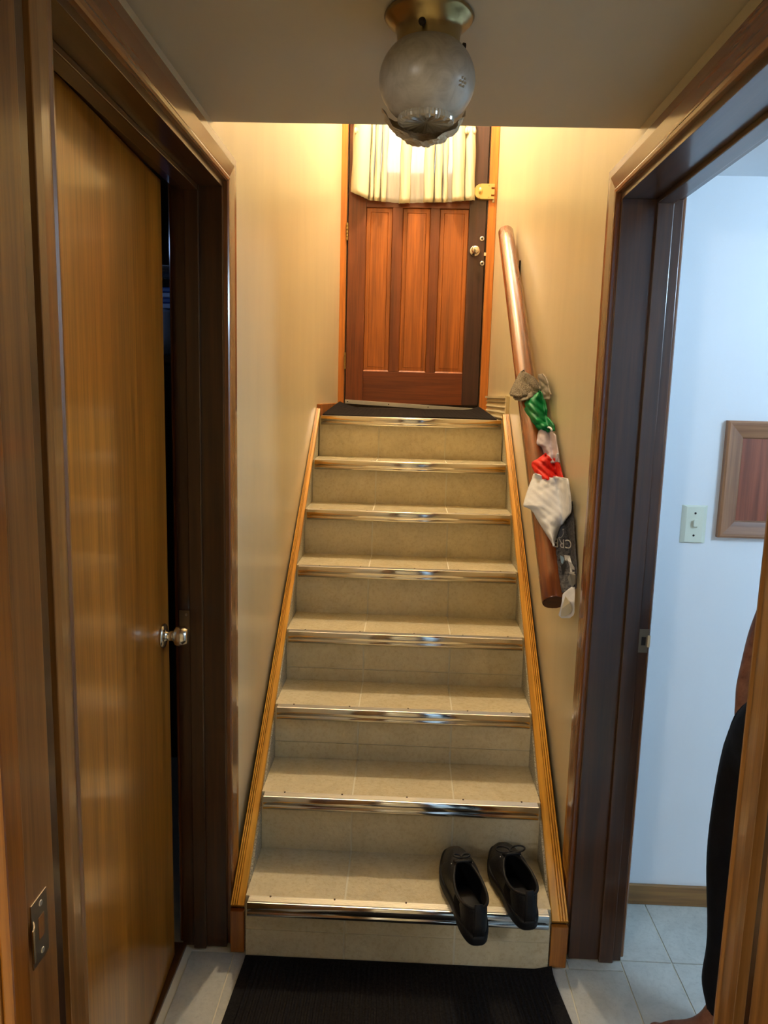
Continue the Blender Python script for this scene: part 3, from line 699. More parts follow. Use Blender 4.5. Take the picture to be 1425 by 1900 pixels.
g1 = garment([(688, 966, 972), (694, 962, 985), (702, 958, 994), (712, 953, 1001), (722, 948, 1004), (731, 945, 1002), (735, 947, 990)], 'grey_cloth', M['fleece'], amp=0.008, th=0.010, seed=1, fr=0.085)
tag(g1, 'fuzzy grey fleece cloth draped over the handrail, topmost of the clothes', 'cloth', GR)
garment([(727, 975, 1000), (732, 957, 1004), (738, 951, 1003), (743, 956, 985)], 'folded_edge', M['fleeceb'], g1, amp=0.010, fr=0.080, seed=2, ny=12)
garment([(694, 999, 1006), (700, 998, 1012), (710, 1001, 1016), (722, 1004, 1018), (732, 1007, 1021), (741, 1009, 1020)], 'tail', M['fleeceb'], g1, amp=0.012, fr=0.02, seed=3)
g2 = garment([(726, 1000, 1003), (731, 988, 1007), (738, 977, 1008), (748, 971, 1011), (760, 972, 1013), (772, 977, 1012), (782, 984, 1022), (790, 990, 1026), (799, 999, 1027)], 'green_garment', M['green'], amp=0.016, seed=4, fr=0.085, th=0.006)
tag(g2, 'shiny green crumpled garment hanging below the grey cloth on the handrail', 'clothing', GR)
g3 = garment([(797, 1000, 1008), (801, 996, 1024), (808, 993, 1030), (818, 991, 1031), (825, 990, 1032), (829, 1002, 1033), (840, 1007, 1035), (852, 1009, 1036), (858, 1010, 1037)], 'lilac_garment', M['lilac'], amp=0.006, seed=5, fr=0.075)
tag(g3, 'pale lilac garment between the green and red ones on the handrail', 'clothing', GR)
bm = bmesh.new(); tube(bm, [garment_point(1018+6*math.cos(a), 802+7*math.sin(a)-2, 0.9, -0.01) for a in [PI+PI*k/8 for k in range(9)]], 0.0035, 8); link('drawstring', bm, M['wcloth'], g3, True)
bm = bmesh.new(); tube(bm, [garment_point(x_, y_, 0.95, -0.012) for x_, y_ in ((1035, 842), (1033, 848), (1032, 856))], 0.0035, 8); link('drawstring', bm, M['wcloth'], g3, True)
g4 = garment([(842, 1010, 1014), (847, 1002, 1024), (853, 990, 1032), (858, 984, 1036), (866, 986, 1038), (876, 989, 1040), (884, 988, 1042), (889, 990, 1043)], 'red_garment', M['red'], amp=0.015, seed=6, fr=0.085, th=0.005)
tag(g4, 'crumpled bright red garment above the white shirt on the handrail', 'clothing', GR)
g6 = garment([(930, 1046, 1062), (960, 1038, 1064), (985, 1032, 1065), (1010, 1026, 1067), (1030, 1030, 1068), (1060, 1036, 1070), (1088, 1040, 1069), (1093, 1042, 1068), (1099, 1042, 1058)], 'printed_shirt', M['tee'], amp=0.002, seed=8, bul=0.0, fr=0.035, th=0.002, ny=50, gap=0.007)
tag(g6, 'dark grey printed shirt with upside-down lettering hanging between handrail end and wall', 'shirt', GR)
g5 = garment([(879, 990, 998), (883, 988, 1022), (888, 987, 1052), (895, 984, 1054), (905, 980, 1055), (920, 975, 1057), (935, 971, 1058), (939, 970, 1058), (945, 984, 1058), (952, 990, 1057), (962, 995, 1049), (975, 1003, 1041), (990, 1012, 1035), (1002, 1020, 1031), (1012, 1026, 1029)], 'white_shirt', M['wcloth'], amp=0.005, fs=(38, 40), seed=7, fr=0.088, bul=0.045, th=0.004, ny=44, gap=0.022)
tag(g5, 'plain white shirt draped over the lower half of the handrail', 'shirt', GR)
hm = garment([(1089, 1060, 1067), (1095, 1052, 1067), (1102, 1044, 1067), (1120, 1042, 1066), (1136, 1038, 1066), (1142, 1036, 1064), (1147, 1042, 1057)], 'hem', M['wcloth'], g6, amp=0.001, seed=9, bul=0.0, fr=0.04, th=0.003, ny=20, gap=0.010)
tag(hm, 'white lower hem')
# printed motifs on the dark shirt (flat ink lying on the cloth)
def ink(nm, polys, mat):
    bm = bmesh.new()
    for pts in polys:
        vs = [bm.verts.new(garment_point(x_, y_, 0.5, -0.004, 0.0, 0.035, 0.0105)) for x_, y_ in pts]
        if len(vs) > 2: bm.faces.new(vs)
    return link(nm, bm, mat, g6)
ink('planet_print', [[(1036+10*math.cos(a), 985+13*math.sin(a)) for a in [2*PI*k/20 for k in range(20)]]], M['print_grey'])
ink('crescent_print', [[(1036+11*math.cos(a), 985+14*math.sin(a)) for a in [-0.3+1.9*k/10 for k in range(11)]]+[(1035+8.6*math.cos(a), 985+11.5*math.sin(a)) for a in [1.6-1.9*k/10 for k in range(11)]]], M['print_white'])
ink('star_print', [[(x_+s_*math.cos(a), y_+s_*math.sin(a)) for a in (0, PI/2, PI, 1.5*PI)] for x_, y_, s_ in [(random.uniform(1046, 1062), random.uniform(945, 1004), random.uniform(0.4, 1.1)) for _ in range(34)]], M['print_mid'])
ink('figure_print', [[(1047, 1030), (1057, 1031), (1061, 1045), (1066, 1053), (1066, 1058), (1062, 1056), (1062, 1062), (1058, 1062), (1057, 1050), (1053, 1040)], [(1056, 1062), (1066, 1061), (1066, 1064), (1057, 1065)], [(1047, 1030), (1052, 1031), (1051, 1041), (1048, 1038)]], M['print_white'])
ink('hill_print', [[(1053, 1072), (1057, 1065), (1063, 1063), (1068, 1066), (1068, 1082), (1062, 1090), (1056, 1082)]], M['print_mid'])
ink('sky_print', [[(1039, 1030), (1045, 1033), (1047, 1038), (1044, 1046), (1041, 1044)]], M['print_blue'])
ink('curl_print', [[(1041, 1050), (1044, 1047), (1049, 1041), (1050, 1050), (1047, 1060), (1044, 1068), (1043, 1062)]], M['dark'])
bm = bmesh.new(); bm.faces.new([bm.verts.new(garment_point(x_, y_, 0.5, -0.009, 0.0, 0.045, 0.016)) for x_, y_ in [(1049, 1106), (1057, 1118), (1061, 1128), (1059, 1137), (1050, 1143), (1040, 1144), (1042, 1130)]]); link('stain_patch', bm, M['ventpaint'], hm)
fc = bpy.data.curves.new('lettering', 'FONT'); fc.body = 'CREA'; fc.size = 1.0; fo = bpy.data.objects.new('lettering', fc); COL.objects.link(fo)
dg = bpy.context.evaluated_depsgraph_get(); me = bpy.data.meshes.new_from_object(fo.evaluated_get(dg)); bpy.data.objects.remove(fo)
xs = [v.co.x for v in me.vertices]; w_ = max(xs)
for v in me.vertices:
    px = 1063-v.co.x/w_*46; py = 1003+v.co.y*24-3
    px += -2
    v.co = garment_point(px, py+ (px-1040)*0.12, 0.5, -0.005, 0.0, 0.035, 0.0108)
me.materials.clear(); me.materials.append(M['print_white'])
lt = bpy.data.objects.new('lettering', me); COL.objects.link(lt); lt.parent = g6

# ------------------------------------------------------------------ hall ceiling light (off)
LC = Vector((0.002, -0.545, 0))
cl = empty('ceiling_light', (LC.x, LC.y, CZ)); tag(cl, 'brass and frosted glass globe light on the hall ceiling, switched off', 'lamp')
bm = bmesh.new(); lathe(bm, [(0.060, 0), (0.073, -0.001), (0.0755, -0.005), (0.073, -0.009), (0.068, -0.014), (0.0575, -0.022), (0.0535, -0.032), (0.0525, -0.046), (0.0525, -0.064), (0.051, -0.066), (0.02, -0.066)], (LC.x, LC.y, CZ-0.0005), 'z', 64); link('canopy', bm, M['brass'], cl, True)
for a in (-1.75, 0.35, 2.45):
    c = Vector((LC.x+0.056*math.cos(a), LC.y+0.056*math.sin(a), CZ-0.040)); bm = bmesh.new(); orient_lathe(bm, [(0.0035, 0), (0.0035, 0.006), (0.006, 0.007), (0.006, 0.011), (0.001, 0.012)], c, (math.cos(a), math.sin(a), 0), 14); link('thumb_screw', bm, M['iron'], cl)
GZ, GR_ = 2.152, 0.0815
bm = bmesh.new(); pr = []
for k in range(25):
    a = math.radians(50-(50+56)*k/24); pr.append((GR_*math.cos(a), GR_*math.sin(a)*(0.90 if a > 0 else 0.85)))
lathe(bm, [(0.046, 0.060)]+pr, (LC.x, LC.y, GZ), 'z', 72); link('globe', bm, M['frost'], cl, True)
# cut-glass foot: ribbed ring and starburst bottom
bm = bmesh.new(); n_ = 96; rings = []
for i, (r_, h) in enumerate([(0.0462, -0.0672), (0.0475, -0.072), (0.0465, -0.077), (0.040, -0.078), (0.030, -0.077), (0.012, -0.075), (0.002, -0.0745)]):
    rg = []
    for k in range(n_):
        a = 2*PI*k/n_; m_ = 1+(0.025 if k % 2 and i < 3 else 0); dzz = (0.0030 if (k % 6 < 3 and 2 < i < 6) else 0)
        rg.append(bm.verts.new((LC.x+r_*m_*math.cos(a), LC.y+r_*m_*math.sin(a), GZ+h+0.0105-dzz)))
    rings.append(rg)
for i in range(6):
    for j in range(n_): bm.faces.new((rings[i][j], rings[i][(j+1) % n_], rings[i+1][(j+1) % n_], rings[i+1][j]))
bm.faces.new(rings[-1]); link('cut_glass_foot', bm, M['cut'], cl)
# small etched lens on the globe side
d_ = (at(862, 152, 1, -0.60)-Vector((LC.x, LC.y, GZ))).normalized()
bm = bmesh.new()
for q in range(7):
    a = 2*PI*q/6 if q < 6 else 0; rr_ = 0.0065 if q < 6 else 0
    s_ = d_.cross(Vector((0, 0, 1))).normalized(); t_ = s_.cross(d_)
    orient_lathe(bm, [(0.0022, 0), (0.0016, 0.0012), (0.0003, 0.0016)], Vector((LC.x, LC.y, GZ))+(d_*GR_+s_*rr_*math.cos(a)+t_*rr_*math.sin(a)).normalized()*(GR_*0.999), d_, 8)
link('etched_dots', bm, M['cut'], cl)
# crumpled foil wrapped under the back of the globe
bm = bmesh.new(); rings = []; nr, na = 22, 72
for i in range(nr+1):
    rg = []
    for k in range(na):
        a = 2*PI*k/na
        el = math.radians(-90+(80-58*max(0, -math.sin(a))**0.7)*i/nr)
        r_ = 0.073
        p = Vector((r_*math.cos(el)*math.cos(a), r_*math.cos(el)*math.sin(a)*0.95, r_*math.sin(el)*0.80))
        nn = mnoise.noise(p*70)*0.006+abs(mnoise.noise(p*30))*0.006+math.sin(a*21+i)*0.0010
        p = p*(1+nn/0.07)
        up_cut = 0.006*math.sin(a-0.2)+0.010*abs(math.cos(a))**6                 # rim higher at the back
        p.z += (up_cut if i > nr*0.7 else up_cut*i/(nr*0.7))
        rg.append(bm.verts.new(p+Vector((LC.x-0.003, LC.y+0.028, 2.119))))
    rings.append(rg)
for i in range(nr):
    for j in range(na): bm.faces.new((rings[i][j], rings[i][(j+1) % na], rings[i+1][(j+1) % na], rings[i+1][j]))
bmesh.ops.recalc_face_normals(bm, faces=bm.faces)
o = link('foil_wrap', bm, M['foil'], cl); tag(o, 'crumpled foil wrapped around the bottom of the globe')

# ------------------------------------------------------------------ lit lamps (outside the view)
def globe_lamp(name, c, R, spec, label, cz):
    root = empty(name, (c[0], c[1], cz)); tag(root, label, 'lamp')
    bm = bmesh.new(); lathe(bm, [(R*0.7, 0), (R*0.75, -0.01), (R*0.5, -0.03), (0.02, -0.03)], (c[0], c[1], cz-0.0005), 'z', 32); link('canopy', bm, M['brass'], root, True)
    bm = bmesh.new(); bmesh.ops.create_uvsphere(bm, u_segments=24, v_segments=16, radius=R)
    for v in bm.verts: v.co += Vector(c)
    link('globe', bm, emit(name+'_glow', spec[1], spec[0]), root, True)
    if cz-c[2]-R > 0.03:
        bm = bmesh.new(); tube(bm, [(c[0], c[1], cz-0.03), (c[0], c[1], c[2]+R*0.9)], 0.006, 8); link('stem', bm, M['brass'], root)
globe_lamp('stairwell_lamp', (0.0, 1.95, 3.82), 0.065, LAMP_STAIR, 'lit pendant globe lamp high in the stairwell above the picture', TOP)
globe_lamp('side_room_lamp', (1.75, -0.75, 2.10), 0.12, LAMP_ROOM, 'lit round ceiling lamp in the side room out of the picture', CZ+0.005)
globe_lamp('rear_room_lamp', (-1.35, -3.1, 2.15), 0.13, LAMP_BACK, 'lit round ceiling lamp in the rear room behind the picture', 2.4)
globe_lamp('closet_fill_lamp', (-1.0, 0.1, 2.05), 0.04, FILL_CLOSET, 'small bluish fill lamp added inside the closet to light the shelf items', 2.24)  # unseen fill lamp, added so the closet items show in the gap

# ------------------------------------------------------------------ side room items
o = link('baseboard_side_room', BX((0.665, 0.337, 0.001), (2.6, 0.35, 0.068), 0.002), M['baseb']); tag(o, 'oak baseboard along the white wall of the side room', 'baseboard', kind='structure')
sw = empty('light_switch', (0.86, 0.35, 1.26)); tag(sw, 'ivory toggle light switch on the white wall', 'switch')
bm = bmesh.new(); x0, x1, z0, z1 = 0.822, 0.898, 1.206, 1.322
va = [bm.verts.new(p) for p in ((x0, 0.3495, z0), (x1, 0.3495, z0), (x1, 0.3495, z1), (x0, 0.3495, z1))]
e_ = 0.013; vb_ = [bm.verts.new(p) for p in ((x0+e_, 0.3425, z0+0.004), (x1-e_, 0.3425, z0+0.004), (x1-e_, 0.3425, z1-0.004), (x0+e_, 0.3425, z1-0.004))]
bm.faces.new(va); bm.faces.new(vb_); [bm.faces.new((va[i], va[(i+1) % 4], vb_[(i+1) % 4], vb_[i])) for i in range(4)]
bmesh.ops.recalc_face_normals(bm, faces=bm.faces); link('plate', bm, M['white_plastic'], sw)
bm = BX((0.856, 0.334, 1.254), (0.868, 0.3425, 1.276), 0.001)
for v in bm.verts:
    if v.co.y < 0.338: v.co.z += 0.004
link('toggle', bm, M['white_plastic'], sw)
for z in (1.230, 1.298):
    bm = bmesh.new(); lathe(bm, [(0.0035, 0), (0.003, 0.001), (0.0005, 0.001)], (0.861, 0.3425, z), 'y', 12, -1); link('screw', bm, M['iron'], sw)
pf = empty('framed_panel', (1.08, 0.35, 1.4)); tag(pf, 'reddish wooden panel with a mitred wooden frame on the white wall', 'panel')
X0, X1, Z0, Z1 = 0.929, 1.25, 1.228, 1.578
prof = [(0, 0), (0, 0.016), (0.006, 0.020), (0.012, 0.0195), (0.038, 0.013), (0.048, 0.010), (0.052, 0.006), (0.052, 0)]
def fs(nm, f, mat):
    bm = bmesh.new(); sweep(bm, f, 2); return link(nm, bm, mat, pf)
fs('frame_side', lambda i: [Vector((X0+u_, 0.3495-h, (Z0+u_, Z1-u_)[i])) for u_, h in prof], M['frame'])
fs('frame_side', lambda i: [Vector((X1-u_, 0.3495-h, (Z0+u_, Z1-u_)[i])) for u_, h in prof], M['frame'])
fs('frame_side', lambda i: [Vector(((X0+u_, X1-u_)[i], 0.3495-h, Z1-u_)) for u_, h in prof], M['framex'])
fs('frame_side', lambda i: [Vector(((X0+u_, X1-u_)[i], 0.3495-h, Z0+u_)) for u_, h in prof], M['framex'])
link('panel', BX((X0+0.052, 0.344, Z0+0.052), (X1-0.052, 0.3495, Z1-0.052)), M['fpanel'], pf)

# ------------------------------------------------------------------ closet contents seen through the gap
lzq = at(308, 556, 1, 0.62)
cs_ = empty('closet_shelf', (-0.86, 0.62, 1.8)); tag(cs_, 'wire shelf glimpsed in the gap beside the left door', 'shelf')
bm = bmesh.new()
for k in range(10): tube(bm, [(-1.1, 0.50+0.03*k, lzq.z+0.09), (-0.64, 0.50+0.03*k, lzq.z+0.09)], 0.003, 6)
for x_ in (-1.1, -0.88, -0.65): tube(bm, [(x_, 0.50, lzq.z+0.085), (x_, 0.78, lzq.z+0.085)], 0.004, 6)
link('wires', bm, M['alu'], cs_)
lzq = at(308, 556, 1, 0.62); tzq = at(309, 600, 1, 0.62); bzq = at(311, 645, 1, 0.62)
fb = empty('folded_linen', (-0.8, 0.62, lzq.z)); tag(fb, 'stack of blue folded linen glimpsed through the gap of the left door', 'linen')
for k in range(4): link('fold', BX((-0.96, 0.56, tzq.z+0.042+0.017*k), (-0.68, 0.78, tzq.z+0.058+0.017*k), 0.004), M['blueplastic' if k % 2 else 'bluewhite'], fb)
jb = bmesh.new(); lathe(jb, [(0.03, 0), (0.06, 0.012), (0.075, 0.06), (0.078, 0.14), (0.082, 0.15)], (tzq.x-0.045, 0.62, tzq.z-0.11), 'z', 24)
jb = link('plastic_tub', jb, M['bluewhite'], None, True); tag(jb, 'pale plastic tub under the blue linen in the gap of the left door', 'tub')
sh = link('shelf_board', BX((-1.1, 0.50, tzq.z-0.132), (-0.64, 0.80, tzq.z-0.112)), M['jambx']); tag(sh, 'dark closet shelf board under the pale tub', 'shelf')

# ------------------------------------------------------------------ shoes
def make_shoe(tag_label, toe, heel, mirror, bow):
    toe, heel = Vector(toe), Vector(heel); L = (toe-heel).length; d = (toe-heel).normalized(); sd = d.cross(Vector((0, 0, 1))).normalized()*(-1 if mirror else 1)
    z0 = heel.z
    root = empty('shoe', ((toe+heel)/2)); tag(root, tag_label, 'shoe', 'black shoes on the bottom step')
    def P(a, b_, z): return heel+d*(a*L)+sd*b_+Vector((0, 0, z))
    def outline(th):
        # th 0..2pi, 0 = toe; foot-shaped outline
        a = 0.5+0.5*math.cos(th)
        wv = 0.0450+0.0130*math.exp(-((a-0.72)/0.22)**2)-0.004*math.exp(-((a-0.40)/0.15)**2)
        s = math.sin(th)
        wv2 = wv*(abs(s)**0.62)*(1 if s > 0 else -1)
        return a, wv2+0.006*math.sin(a*PI)*1.0*(a-0.2)
    n_ = 56; TH = [2*PI*k/n_ for k in range(n_)]
    bm = bmesh.new(); rings = []
    for (sc, z) in ((0.92, 0.0), (1.00, 0.003), (1.05, 0.010), (1.03, 0.017), (1.07, 0.025), (1.06, 0.033), (0.99, 0.036)):
        rg = []
        for th in TH:
            a, b_ = outline(th); a = 0.5+(a-0.5)*(1+(sc-1)*0.6)
            lift = 0.010*max(0, (a-0.80)/0.2)**2
            rg.append(bm.verts.new(P(a, b_*sc, z+lift)))
        rings.append(rg)
    for i in range(len(rings)-1):
        for j in range(n_): bm.faces.new((rings[i][j], rings[i][(j+1) % n_], rings[i+1][(j+1) % n_], rings[i+1][j]))
    bm.faces.new(rings[0]); bm.faces.new(rings[-1]); bmesh.ops.recalc_face_normals(bm, faces=bm.faces)
    link('sole', bm, M['sole'], root, True)
    def collar(th):
        a = 0.325+0.285*math.cos(th); b_ = 0.041*math.sin(th)*(1-0.12*math.cos(th))
        return a, b_, 0.090+0.012*max(0, math.cos(th))+0.010*max(0, -math.cos(th))**3
    def ring_pts(k):
        out = []
        for th in TH:
            a0, b0 = outline(th); a1, b1, h1 = collar(th)
            e = k**1.35; g_ = 1-(1-k)**1.9 if math.cos(th) < 0.2 else (k**0.8)
            a = a0+(a1-a0)*e; b_ = b0*0.97+(b1-b0*0.97)*e**1.25
            z = 0.024+(h1-0.024)*g_
            if math.cos(th) > 0.2: z += 0.020*math.sin(PI*k)*math.cos(th)
            lift = 0.008*max(0, (a-0.80)/0.2)**2
            out.append(P(a, b_, z+lift))
        return out
    K = [0, 0.12, 0.25, 0.4, 0.55, 0.7, 0.82, 0.92, 1.0]
    bm = bmesh.new(); rings = [[bm.verts.new(p) for p in ring_pts(k)] for k in K]
    for i in range(len(K)-1):
        for j in range(n_):
            f = bm.faces.new((rings[i][j], rings[i][(j+1) % n_], rings[i+1][(j+1) % n_], rings[i+1][j]))
            f.material_index = 1 if (math.cos(TH[j]) > 0.55 and i < 4) else 0
    bmesh.ops.recalc_face_normals(bm, faces=bm.faces)
    up = link('upper', bm, None, root, True, [M['shoe'], M['shoetoe']]); s = up.modifiers.new('s', 'SOLIDIFY'); s.thickness = 0.003; s.offset = -1
    bm = bmesh.new(); tube(bm, [P(*collar(th)[:2], collar(th)[2]) for th in TH+[0]], 0.0045, 8, False); link('collar', bm, M['shoe'], root, True)
    bm = bmesh.new(); rings = []
    for f_, h in ((0.985, 0.0), (0.97, -0.02), (1.0, -0.045), (0.75, -0.05), (0.1, -0.05)):
        rings.append([bm.verts.new(P(0.325+(collar(th)[0]-0.325)*f_, collar(th)[1]*f_, (collar(th)[2] if h > -0.03 else 0.085)+h)) for th in TH])
    for i in range(len(rings)-1):
        for j in range(n_): bm.faces.new((rings[i][j], rings[i][(j+1) % n_], rings[i+1][(j+1) % n_], rings[i+1][j]))
    bm.faces.new(rings[-1]); link('lining', bm, M['lining'], root, True)
    # tongue, heel tab, laces
    bm = bmesh.new(); g = []
    for i in range(7):
        t = i/6; a = 0.72-0.19*t; z = 0.074+0.040*t
        g.append([bm.verts.new(P(a, b_, z-0.05*abs(b_)*6*0.1)) for b_ in (-0.024, -0.012, 0, 0.012, 0.024)])
    for i in range(6):
        for j in range(4): bm.faces.new((g[i][j], g[i][j+1], g[i+1][j+1], g[i+1][j]))
    tg = link('tongue', bm, M['shoe'], root, True); s = tg.modifiers.new('s', 'SOLIDIFY'); s.thickness = 0.006
    bm = bmesh.new(); g = []
    for z_, a_, w__ in ((0.030, -0.012, 0.016), (0.06, -0.006, 0.014), (0.092, 0.024, 0.012), (0.113, 0.034, 0.011)):
        g.append([bm.verts.new(P(a_+0.018*abs(q)/1.0*0.3, q*w__, z_)) for q in (-1, -0.4, 0.4, 1)])
    for i in range(3):
        for j in range(3): bm.faces.new((g[i][j], g[i][j+1], g[i+1][j+1], g[i+1][j]))
    ht = link('heel_tab', bm, M['sole'], root, True); s = ht.modifiers.new('s', 'SOLIDIFY'); s.thickness = 0.004; s.offset = 0
    for i in range(4):
        a = 0.70-0.045*i; z = 0.084+0.0085*i
        bm = bmesh.new(); tube(bm, [P(a-0.012, -0.026, z-0.010), P(a, -0.012, z+0.002), P(a+0.008, 0.012, z+0.002), P(a+0.012, 0.026, z-0.010)], 0.0026, 7); link('lace', bm, M['sole'], root, True)
    for sg in (-1, 1):
        for i in range(3):
            bm = bmesh.new(); lathe(bm, [(0.0035, 0), (0.003, 0.0015), (0.001, 0.0015)], P(0.70-0.05*i, sg*0.029, 0.078+0.008*i), 'z', 10); link('eyelet', bm, M['alu'], root)
    for sg in (-1, 1):
        R_ = 0.020*bow
        c0 = P(0.62, 0, 0.108)
        pts = [c0+sd*(sg*R_*(1-math.cos(a)))+d*(R_*0.7*math.sin(a))+Vector((0, 0, 0.008*math.sin(a/2))) for a in [2*PI*k/14 for k in range(15)]]
        bm = bmesh.new(); tube(bm, pts, 0.0026, 7, False); link('lace_bow', bm, M['sole'], root, True)
    return root
S1 = make_shoe('black lace-up shoe on the bottom step, left of the pair, heel over the edge', at(836, 1600, 2, 0.193), at(887, 1757, 2, 0.193), False, 0.6)
S2 = make_shoe('black lace-up shoe on the bottom step, right of the pair, nearer the wall', at(923, 1594, 2, 0.193), at(981, 1728, 2, 0.193), False, 1.1)

# ------------------------------------------------------------------ person in the side room
def skinmesh(name, verts, edges, mat, parent, root=0, sub=2, smoothit=True):
    me = bpy.data.meshes.new(name); me.from_pydata([v[0] for v in verts], edges, []); me.materials.append(mat)
    o = bpy.data.objects.new(name, me); COL.objects.link(o)
    m_ = o.modifiers.new('skin', 'SKIN')
    if not me.skin_vertices: me.skin_vertices.new()
    for i, v in enumerate(verts):
        r_ = v[1]; sv = me.skin_vertices[0].data[i]; sv.radius = r_ if isinstance(r_, tuple) else (r_, r_); sv.use_root = (i == root)
    m_.use_smooth_shade = True
    s = o.modifiers.new('sub', 'SUBSURF'); s.levels = sub; s.render_levels = sub
    if parent is not None: o.parent = parent; o.matrix_parent_inverse = Matrix.Translation(-Vector(parent.location))
    return o
PXc, PY = 0.905, -0.31       # person faces -x
pr_ = empty('person', (PXc, PY, 0)); tag(pr_, 'barefoot person in black clothes standing inside the right doorway, mostly hidden', 'person')
V = []; Ed = []
def av(p, r_): V.append((p, r_)); return len(V)-1
def ch(ids): Ed.extend([(ids[i], ids[i+1]) for i in range(len(ids)-1)])
BX_ = 0.965      # torso axis
pel = av((0.93, PY, 0.93), 0.115); belly = av((BX_, PY, 1.08), 0.115); chest = av((BX_+0.005, PY, 1.27), 0.125); neckb = av((BX_, PY, 1.45), 0.07); neck = av((BX_-0.015, PY, 1.53), 0.052)
headc = av((BX_-0.04, PY, 1.62), 0.085); headt = av((BX_-0.035, PY, 1.70), 0.082)
ch([pel, belly, chest, neckb, neck, headc, headt])
for sgn in (1, -1):
    y = PY+sgn*0.10
    hip = av((0.905, y, 0.86), 0.086); th_ = av((0.875, y+sgn*0.012, 0.68), 0.074); kn_ = av((0.852, y+sgn*0.014, 0.48), 0.055); cf = av((0.865, y+sgn*0.015, 0.33), 0.052); an = av((0.866, y+sgn*0.016, 0.10), 0.034)
    hl = av((0.880, y+sgn*0.016, 0.040), 0.032); mf = av((0.795, y+sgn*0.016, 0.036), (0.034, 0.024)); bl = av((0.720, y+sgn*0.014, 0.022), (0.040, 0.016))
    ch([pel, hip, th_, kn_, cf, an, hl]); ch([an, mf, bl])
    for q, (dy, ln, rr_) in enumerate(((-0.030, 0.052, 0.0125), (-0.012, 0.050, 0.009), (0.004, 0.044, 0.0085), (0.018, 0.036, 0.008), (0.031, 0.028, 0.0075))):
        t0 = av((0.710, y+sgn*(0.014+dy), 0.016), rr_); t1_ = av((0.710-ln*0.55, y+sgn*(0.014+dy*1.05), 0.018), rr_); t2 = av((0.710-ln, y+sgn*(0.014+dy*1.06), 0.011), rr_*0.95)
        ch([bl, t0, t1_, t2])
    shd = av((BX_+0.01, PY+sgn*0.185, 1.40), 0.056)
    if sgn > 0:      # hand tucked in the trouser pocket
        elb = av((0.955, PY+0.235, 1.20), 0.042); fm = av((0.905, PY+0.225, 1.06), 0.038); wr = av((0.864, PY+0.195, 0.92), 0.029); pm = av((0.862, PY+0.170, 0.855), (0.034, 0.020))
    else:
        elb = av((0.990, PY-0.235, 1.12), 0.042); fm = av((0.965, PY-0.235, 1.00), 0.038); wr = av((0.935, PY-0.225, 0.88), 0.028); pm = av((0.925, PY-0.22, 0.81), (0.036, 0.020))
    ch([chest, shd, elb, fm, wr, pm])
    pc = V[pm][0]
    for q, dx in enumerate((-0.026, -0.009, 0.009, 0.025)):
        l_ = (0.070, 0.080, 0.074, 0.058)[q]
        f0 = av((pc[0]+dx+0.008, pc[1], pc[2]-0.030), 0.010); f1 = av((pc[0]+dx*1.1+0.010, pc[1]-sgn*0.004, pc[2]-0.030-l_*0.5), 0.009); f2 = av((pc[0]+dx*1.1+0.012, pc[1]-sgn*0.012, pc[2]-0.030-l_), 0.008)
        ch([pm, f0, f1, f2])
    th0 = av((pc[0]-0.020, pc[1]-sgn*0.010, pc[2]+0.012), 0.012); th1 = av((pc[0]-0.026, pc[1]-sgn*0.022, pc[2]-0.018), 0.0095); th2 = av((pc[0]-0.026, pc[1]-sgn*0.028, pc[2]-0.045), 0.0085)
    ch([pm, th0, th1, th2])
body = skinmesh('body', V, Ed, M['skin'], pr_, 0)
V = []; Ed = []
p0 = av((0.945, PY, 1.00), (0.128, 0.142)); p1 = av((0.925, PY, 0.90), (0.128, 0.145)); ch([p0, p1])
for sgn in (1, -1):
    y = PY+sgn*0.10
    a_ = av((0.892, y+sgn*0.01, 0.81), 0.112); b_ = av((0.872, y+sgn*0.012, 0.66), 0.100); b2 = av((0.856, y+sgn*0.014, 0.50), 0.088); c_ = av((0.859, y+sgn*0.015, 0.37), 0.073); c2 = av((0.860, y+sgn*0.015, 0.25), 0.062); d__ = av((0.852, y+sgn*0.016, 0.165), 0.068); e_ = av((0.862, y+sgn*0.016, 0.100), 0.052); f_ = av((0.864, y+sgn*0.016, 0.072), 0.054)
    ch([p1, a_, b_, b2, c_, c2, d__, e_, f_])
tr_ = skinmesh('trousers', V, Ed, M['bcloth'], pr_, 1)
bm = bmesh.new(); bmesh.ops.create_uvsphere(bm, u_segments=24, v_segments=16, radius=1.0)   # pocket bulge over the tucked hand
for v in bm.verts: v.co = Vector((v.co.x*0.060+0.872, v.co.y*0.045+PY+0.155, v.co.z*0.115+0.800))
link('pocket', bm, M['bcloth'], pr_, True)
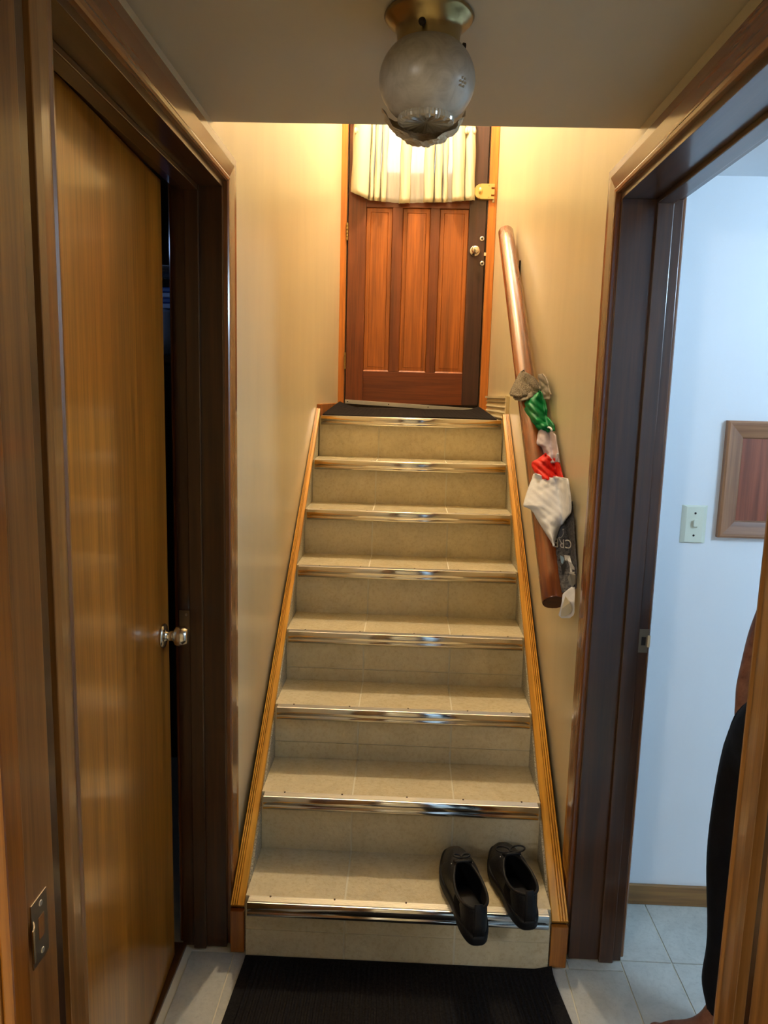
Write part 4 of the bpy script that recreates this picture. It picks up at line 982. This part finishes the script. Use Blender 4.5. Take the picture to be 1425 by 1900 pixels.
# t-shirt: lofted shell with short sleeves
bm = bmesh.new(); rings = []
for z_, rx, ry, cx in ((0.99, 0.125, 0.165, 0.955), (1.10, 0.122, 0.160, 0.962), (1.25, 0.125, 0.175, 0.968), (1.36, 0.115, 0.190, 0.970), (1.42, 0.095, 0.175, 0.970), (1.465, 0.075, 0.090, 0.966), (1.48, 0.066, 0.070, 0.964)):
    rings.append([bm.verts.new((cx+rx*math.cos(a)*(1+0.015*math.sin(5*a+z_*20)), PY+ry*math.sin(a), z_)) for a in [2*PI*k/40 for k in range(40)]])
for i in range(6):
    for j in range(40): bm.faces.new((rings[i][j], rings[i][(j+1) % 40], rings[i+1][(j+1) % 40], rings[i+1][j]))
for sgn in (1, -1):
    tube(bm, [(0.970, PY+sgn*0.13, 1.415), (0.972, PY+sgn*0.185, 1.40), (0.970, PY+sgn*0.215, 1.34), (0.966, PY+sgn*0.232, 1.27)], [0.05, 0.072, 0.070, 0.066], 20)
link('t_shirt', bm, M['bcloth'], pr_, True)
HX = 0.02
bm = bmesh.new(); bmesh.ops.create_uvsphere(bm, u_segments=24, v_segments=16, radius=0.094)
bmesh.ops.delete(bm, geom=[v for v in bm.verts if v.co.z < 0.005 and v.co.x < 0.03 or v.co.z < -0.05], context='VERTS')
for v in bm.verts: v.co = Vector((v.co.x*1.05+0.935, v.co.y*0.92+PY, v.co.z*1.05+1.675))
o = link('hair', bm, M['hair'], pr_, True); s = o.modifiers.new('s', 'SOLIDIFY'); s.thickness = 0.008
for sgn in (1, -1):
    bm = bmesh.new(); bmesh.ops.create_uvsphere(bm, u_segments=12, v_segments=8, radius=0.012); [setattr(v, 'co', v.co+Vector((0.849, PY+sgn*0.032, 1.645))) for v in bm.verts]; ey = link('eye', bm, M['eye'], pr_, True)
    bm = bmesh.new(); bmesh.ops.create_uvsphere(bm, u_segments=10, v_segments=6, radius=0.006); [setattr(v, 'co', v.co+Vector((0.839, PY+sgn*0.032, 1.645))) for v in bm.verts]; link('iris', bm, M['hair'], ey, True)
    bm = bmesh.new(); bmesh.ops.create_uvsphere(bm, u_segments=12, v_segments=8, radius=0.03); [setattr(v, 'co', Vector((v.co.x*0.55+0.935, v.co.y*0.3+PY+sgn*0.088, v.co.z+1.63))) for v in bm.verts]; link('ear', bm, M['skin'], pr_, True)
bm = bmesh.new(); tube(bm, [(0.845, PY, 1.648), (0.826, PY, 1.622), (0.820, PY, 1.608), (0.840, PY, 1.600)], [0.008, 0.012, 0.015, 0.010], 10); link('nose', bm, M['skin'], pr_, True)
bm = bmesh.new(); tube(bm, [(0.848, PY-0.022, 1.576), (0.838, PY, 1.578), (0.848, PY+0.022, 1.576)], [0.003, 0.006, 0.003], 8); link('mouth', bm, M['skin'], pr_, True)

pr_.location.x -= 0.014
